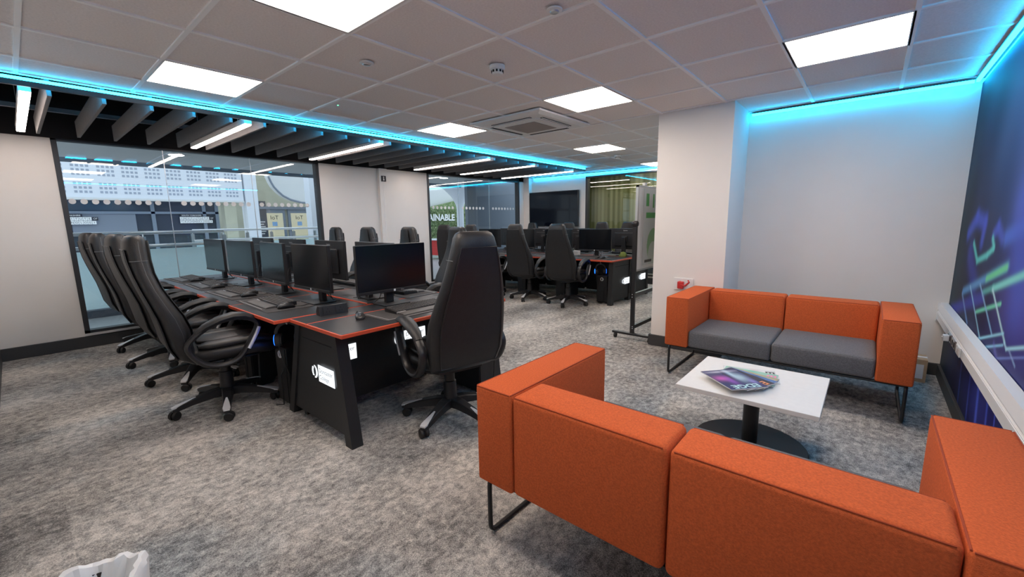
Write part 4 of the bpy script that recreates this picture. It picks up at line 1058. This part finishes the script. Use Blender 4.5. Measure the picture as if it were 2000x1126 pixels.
# column and far lobby
tag(MB().box(-14.35, -13.95, 4.54, 4.86, -3.1, 6).build('column', 'ext_white'), 'white square column across the atrium', 'column')
tag(MB().box(-14.36, -14.02, 3.99, 4.28, -3.1, 1.98).build('door_bay', 'ext_cream'), 'narrow lit office doorway left of the white column', 'doorway')
lob = thing('lobby_wall', 'cream lobby wall with double doors far across the atrium', 'building', (-18.0, 7.6, 0))
box(-.2, 0, -3.2, 3.4, -3.1, 6).build('wall', 'ext_cream', lob)
for y in (-.85, .10):
    d = MB().box(0, .08, y - .42, y + .42, -1, 1.95).build('door', 'ext_slate', lob)
    box(.08, .09, y - .32, y + .32, .3, 1.80).build('pane', emis('lobby_glow', (.80, .78, .60), .34), d)
    text('door_mark', 'IoT', .22, 'ink', (.10, y, 1.62), (PI / 2, 0, PI / 2), d)
    box(.092, .10, y - .09, y + .09, 1.30, 1.46).build('notice', mat('blue_notice_%d' % int(y * 10 + 20), (.25, .45, .75), .6), d)
box(0, .10, -1.6, -1.12, -1, 2.25).build('dark_panel', 'ext_dark', lob)
for k in range(6): box(.10, .11, -1.45, -1.25 + .05 * (k % 2), 1.0 + k * .09, 1.03 + k * .09).build('panel_text', 'white_ink', lob)
box(0, .12, -1.35, .65, 1.95, 2.05).build('door_head', 'ext_slate', lob)
for y in (.75, .95, 1.25): box(0, .05, y - .04, y + .04, -1, 2.2).build('post', 'ext_white', lob)
tag(MB().prism([(5.74, 4.2), (5.74, 2.93), (5.80, 2.76), (5.88, 2.60), (6.0, 2.46), (6.15, 2.32), (6.385, 2.195), (6.722, 2.11), (7.32, 2.07), (9.0, 2.06), (9.0, 4.2)], 'x', -15.7, -15.4).build('curved_bulkhead', 'ext_grey'), 'large grey curved bulkhead hanging in front of the lobby', 'bulkhead')
ce = [(5.74, 2.93), (5.80, 2.76), (5.88, 2.60), (6.0, 2.46), (6.15, 2.32), (6.385, 2.195), (6.722, 2.11), (7.32, 2.07)]
tag(MB().tube([(-15.38, a, b) for a, b in ce], .035, 8).build('bulkhead_trim', 'ext_slate'), 'dark curved trim along the bulkhead edge', 'trim')
tag(MB().box(-11.3, -11.0, 5.05, 5.30, -3.1, 6).build('column', 'ext_white'), 'white square column just left of the window frame', 'column')
# beyond the second glazing
t = thing('green_wall', 'leafy green wall with large white lettering beyond the second glazing', 'green wall', (-14.0, 12.2, 0))
def leaf_mat():
    m = mat('foliage', (.10, .16, .05), .8); nt = m.node_tree; N = nt.nodes; L = nt.links
    tc = N.new('ShaderNodeTexCoord'); n = N.new('ShaderNodeTexVoronoi'); n.inputs['Scale'].default_value = 14; L.new(tc.outputs['Object'], n.inputs['Vector'])
    cr = N.new('ShaderNodeValToRGB'); cr.color_ramp.elements[0].color = (.55, .60, .36, 1); cr.color_ramp.elements[1].color = (.16, .24, .10, 1); cr.color_ramp.elements[1].position = .55
    L.new(n.outputs['Distance'], cr.inputs[0]); L.new(cr.outputs[0], N['Principled BSDF'].inputs['Base Color']); return m
lm = leaf_mat()
MB().prism([(-3.2, 0), (1.4, 0), (1.4, 2.42), (.55, 2.25), (-.9, 1.96), (-3.2, 1.75)], 'x', -.2, 0).build('backing', lm, t)
lf = MB(); rl = random.Random(11)
for k in range(1500):
    y, z, r_ = rl.uniform(-2.0, 1.35), rl.uniform(.5, 1.9), rl.uniform(.03, .07); a = rl.uniform(0, 6.28); dx = rl.uniform(.02, .10)
    ca, sa = math.cos(a) * r_, math.sin(a) * r_
    lf.add([(.01, y - ca, z - sa), (dx, y + sa * .5, z - ca * .5), (.03, y + ca, z + sa), (dx * .5, y - sa * .5, z + ca * .5)], [(0, 1, 2, 3)])
lf.build('leaves', lm, t)['kind'] = 'stuff'
text('lettering', 'SUSTAINABLE', .365, 'white_ink', (.14, .33, 1.53), (PI / 2, 0, PI / 2), t, 'RIGHT', .012)
t = thing('white_column', 'white column flaring into a curved funnel beyond the second glazing', 'column', (-11.0, 10.21, 0))
MB().lathe([(.12, -.0), (.12, 1.82), (.15, 1.95), (.28, 2.2), (.52, 2.45), (.98, 2.75)], seg=32).build('shaft', 'ext_white', t, True)
tag(MB().box(-8.35, -8.25, 7.93, 11.0, 0, 3).build('slate_partition', 'ext_slate'), 'tall slate blue partition outside the second glazing', 'partition')
struct(MB().box(-16.5, -9.05, 5.6, 20, -.12, 0).build('floor_landing', 'ext_floor'))
tag(MB().box(-14.6, -14.25, 9.0, 14.0, 0, 4.5).build('grey_wall', 'ext_grey'), 'plain grey wall rising above the leafy wall', 'wall')
t = thing('lobby_table', 'red and white lobby table beyond the second glazing', 'table', (-12.2, 10.3, 0))
box(-.5, .5, -.35, .35, .70, .74).build('table_top', 'ext_white', t); box(-.4, .4, -.28, .28, .15, .70).build('front', 'red_plastic', t)
for sx in (-.35, .35):
    for sy in (-.22, .22): box(sx - .03, sx + .03, sy - .03, sy + .03, 0, .15).build('leg', 'black_metal', t)
# room behind the third glazing: printed forest wall
struct(box(-6.6, -.5, YT + .12, 11.2, -.12, 0).build('floor_back_room', 'ext_floor'))
struct(box(-6.6, -.5, YT + .12, 11.2, 2.75, 2.85).build('ceiling_back_room', 'black_void'))
wbr = struct(box(-6.6, -.5, 11.0, 11.1, 0, 2.75).build('wall_back_room', 'ext_dark'))
def forest(u, v):
    X = u * 6.1
    base = np.zeros(u.shape + (3,))
    s1 = .5 + .5 * np.sin(X * 9 + 2 * np.sin(X * 3.1)); s2 = .5 + .5 * np.sin(X * 23 + 3 * np.sin(X * 5.7) + v * .8); s3 = .5 + .5 * np.sin(X * 51 + 4 * np.sin(X * 2.3))
    k = .35 * s1 + .35 * s2 + .3 * s3
    rg2 = np.random.RandomState(2); col1 = np.array((.42, .42, .25)); col2 = np.array((.08, .09, .02)); gold = np.array((.34, .25, .04)); green = np.array((.16, .22, .18))
    base = col2 + (col1 - col2) * (k ** 1.3)[..., None]
    wgt = np.clip((X - 3.2) / 1.0, 0, 1)[..., None]; base = base * (1 - wgt) + (gold * (k[..., None] * 1.2) + .02) * wgt
    wg2 = (np.exp(-((X - 2.7) / .45) ** 2))[..., None]; base = base * (1 - .6 * wg2) + green * .6 * wg2
    base *= (np.clip((1.02 - v) / .25, .15, 1))[..., None]
    spots = rg2.rand(30, 2)
    for a, b in spots:
        g = np.exp(-((X - 3 - a * 2.5) ** 2 + (v * 2.7 - b * 2) ** 2) / .002); base += g[..., None] * np.array((.4, .36, .1))
    return base
print_grid('forest_print', (-6.6, 10.995, 0), (6.1, 0, 0), (0, 0, 2.75), 260, 60, forest, 'print', wbr)
struct(box(-6.65, -6.6, YT + .12, 11.2, 0, 2.75).build('wall_back_room_left', 'ext_slate')); struct(box(-.55, -.5, YT + .12, 11.2, 0, 2.75).build('wall_back_room_right', 'ext_dark'))
tag(MB().tube([(-5.85, 9.6, 0), (-5.85, 9.6, 2.75)], .17, 20).build('steel_column', 'alu', smooth=True), 'round metal column inside the back room glazing', 'column')
t = thing('back_room_fill', 'added glowing bar that brightens the back room behind the dark glazing', 'ceiling light', (-3.9, 10.0, 2.74))
box(-1.4, 1.4, -.06, .06, -.03, .01).build('diffuser', emis('back_room_fill_glow', (1.0, .9, .7), 18.0), t)  # added fill source, brightens the forest print through the third glazing
t = thing('back_room_plant', 'bushy green plant in front of the forest print', 'plant', (-4.15, 10.4, 0))
MB().lathe([(.14, 0), (.18, .45), (.17, .45), (.13, .02)], seg=24).build('pot', 'ext_dark', t, True)
lf = MB()
for k in range(260):
    a, b_, r_ = rl.uniform(0, 6.28), rl.uniform(-.4, 1.5), rl.uniform(.15, .36); z = .95 + math.sin(b_) * .34; q = .06
    x, y = math.cos(a) * r_ * math.cos(b_ * .6), math.sin(a) * r_ * math.cos(b_ * .6)
    lf.add([(x, y, z - q), (x + q, y + q * .4, z), (x, y, z + q), (x - q, y - q * .4, z + .01)], [(0, 1, 2, 3)])
lf.build('foliage', mat('plant_green', (.10, .14, .03), .7), t)['kind'] = 'stuff'
MB().tube([(0, 0, .42), (.02, 0, .9)], .02, 8).build('stem', 'cardboard', t)
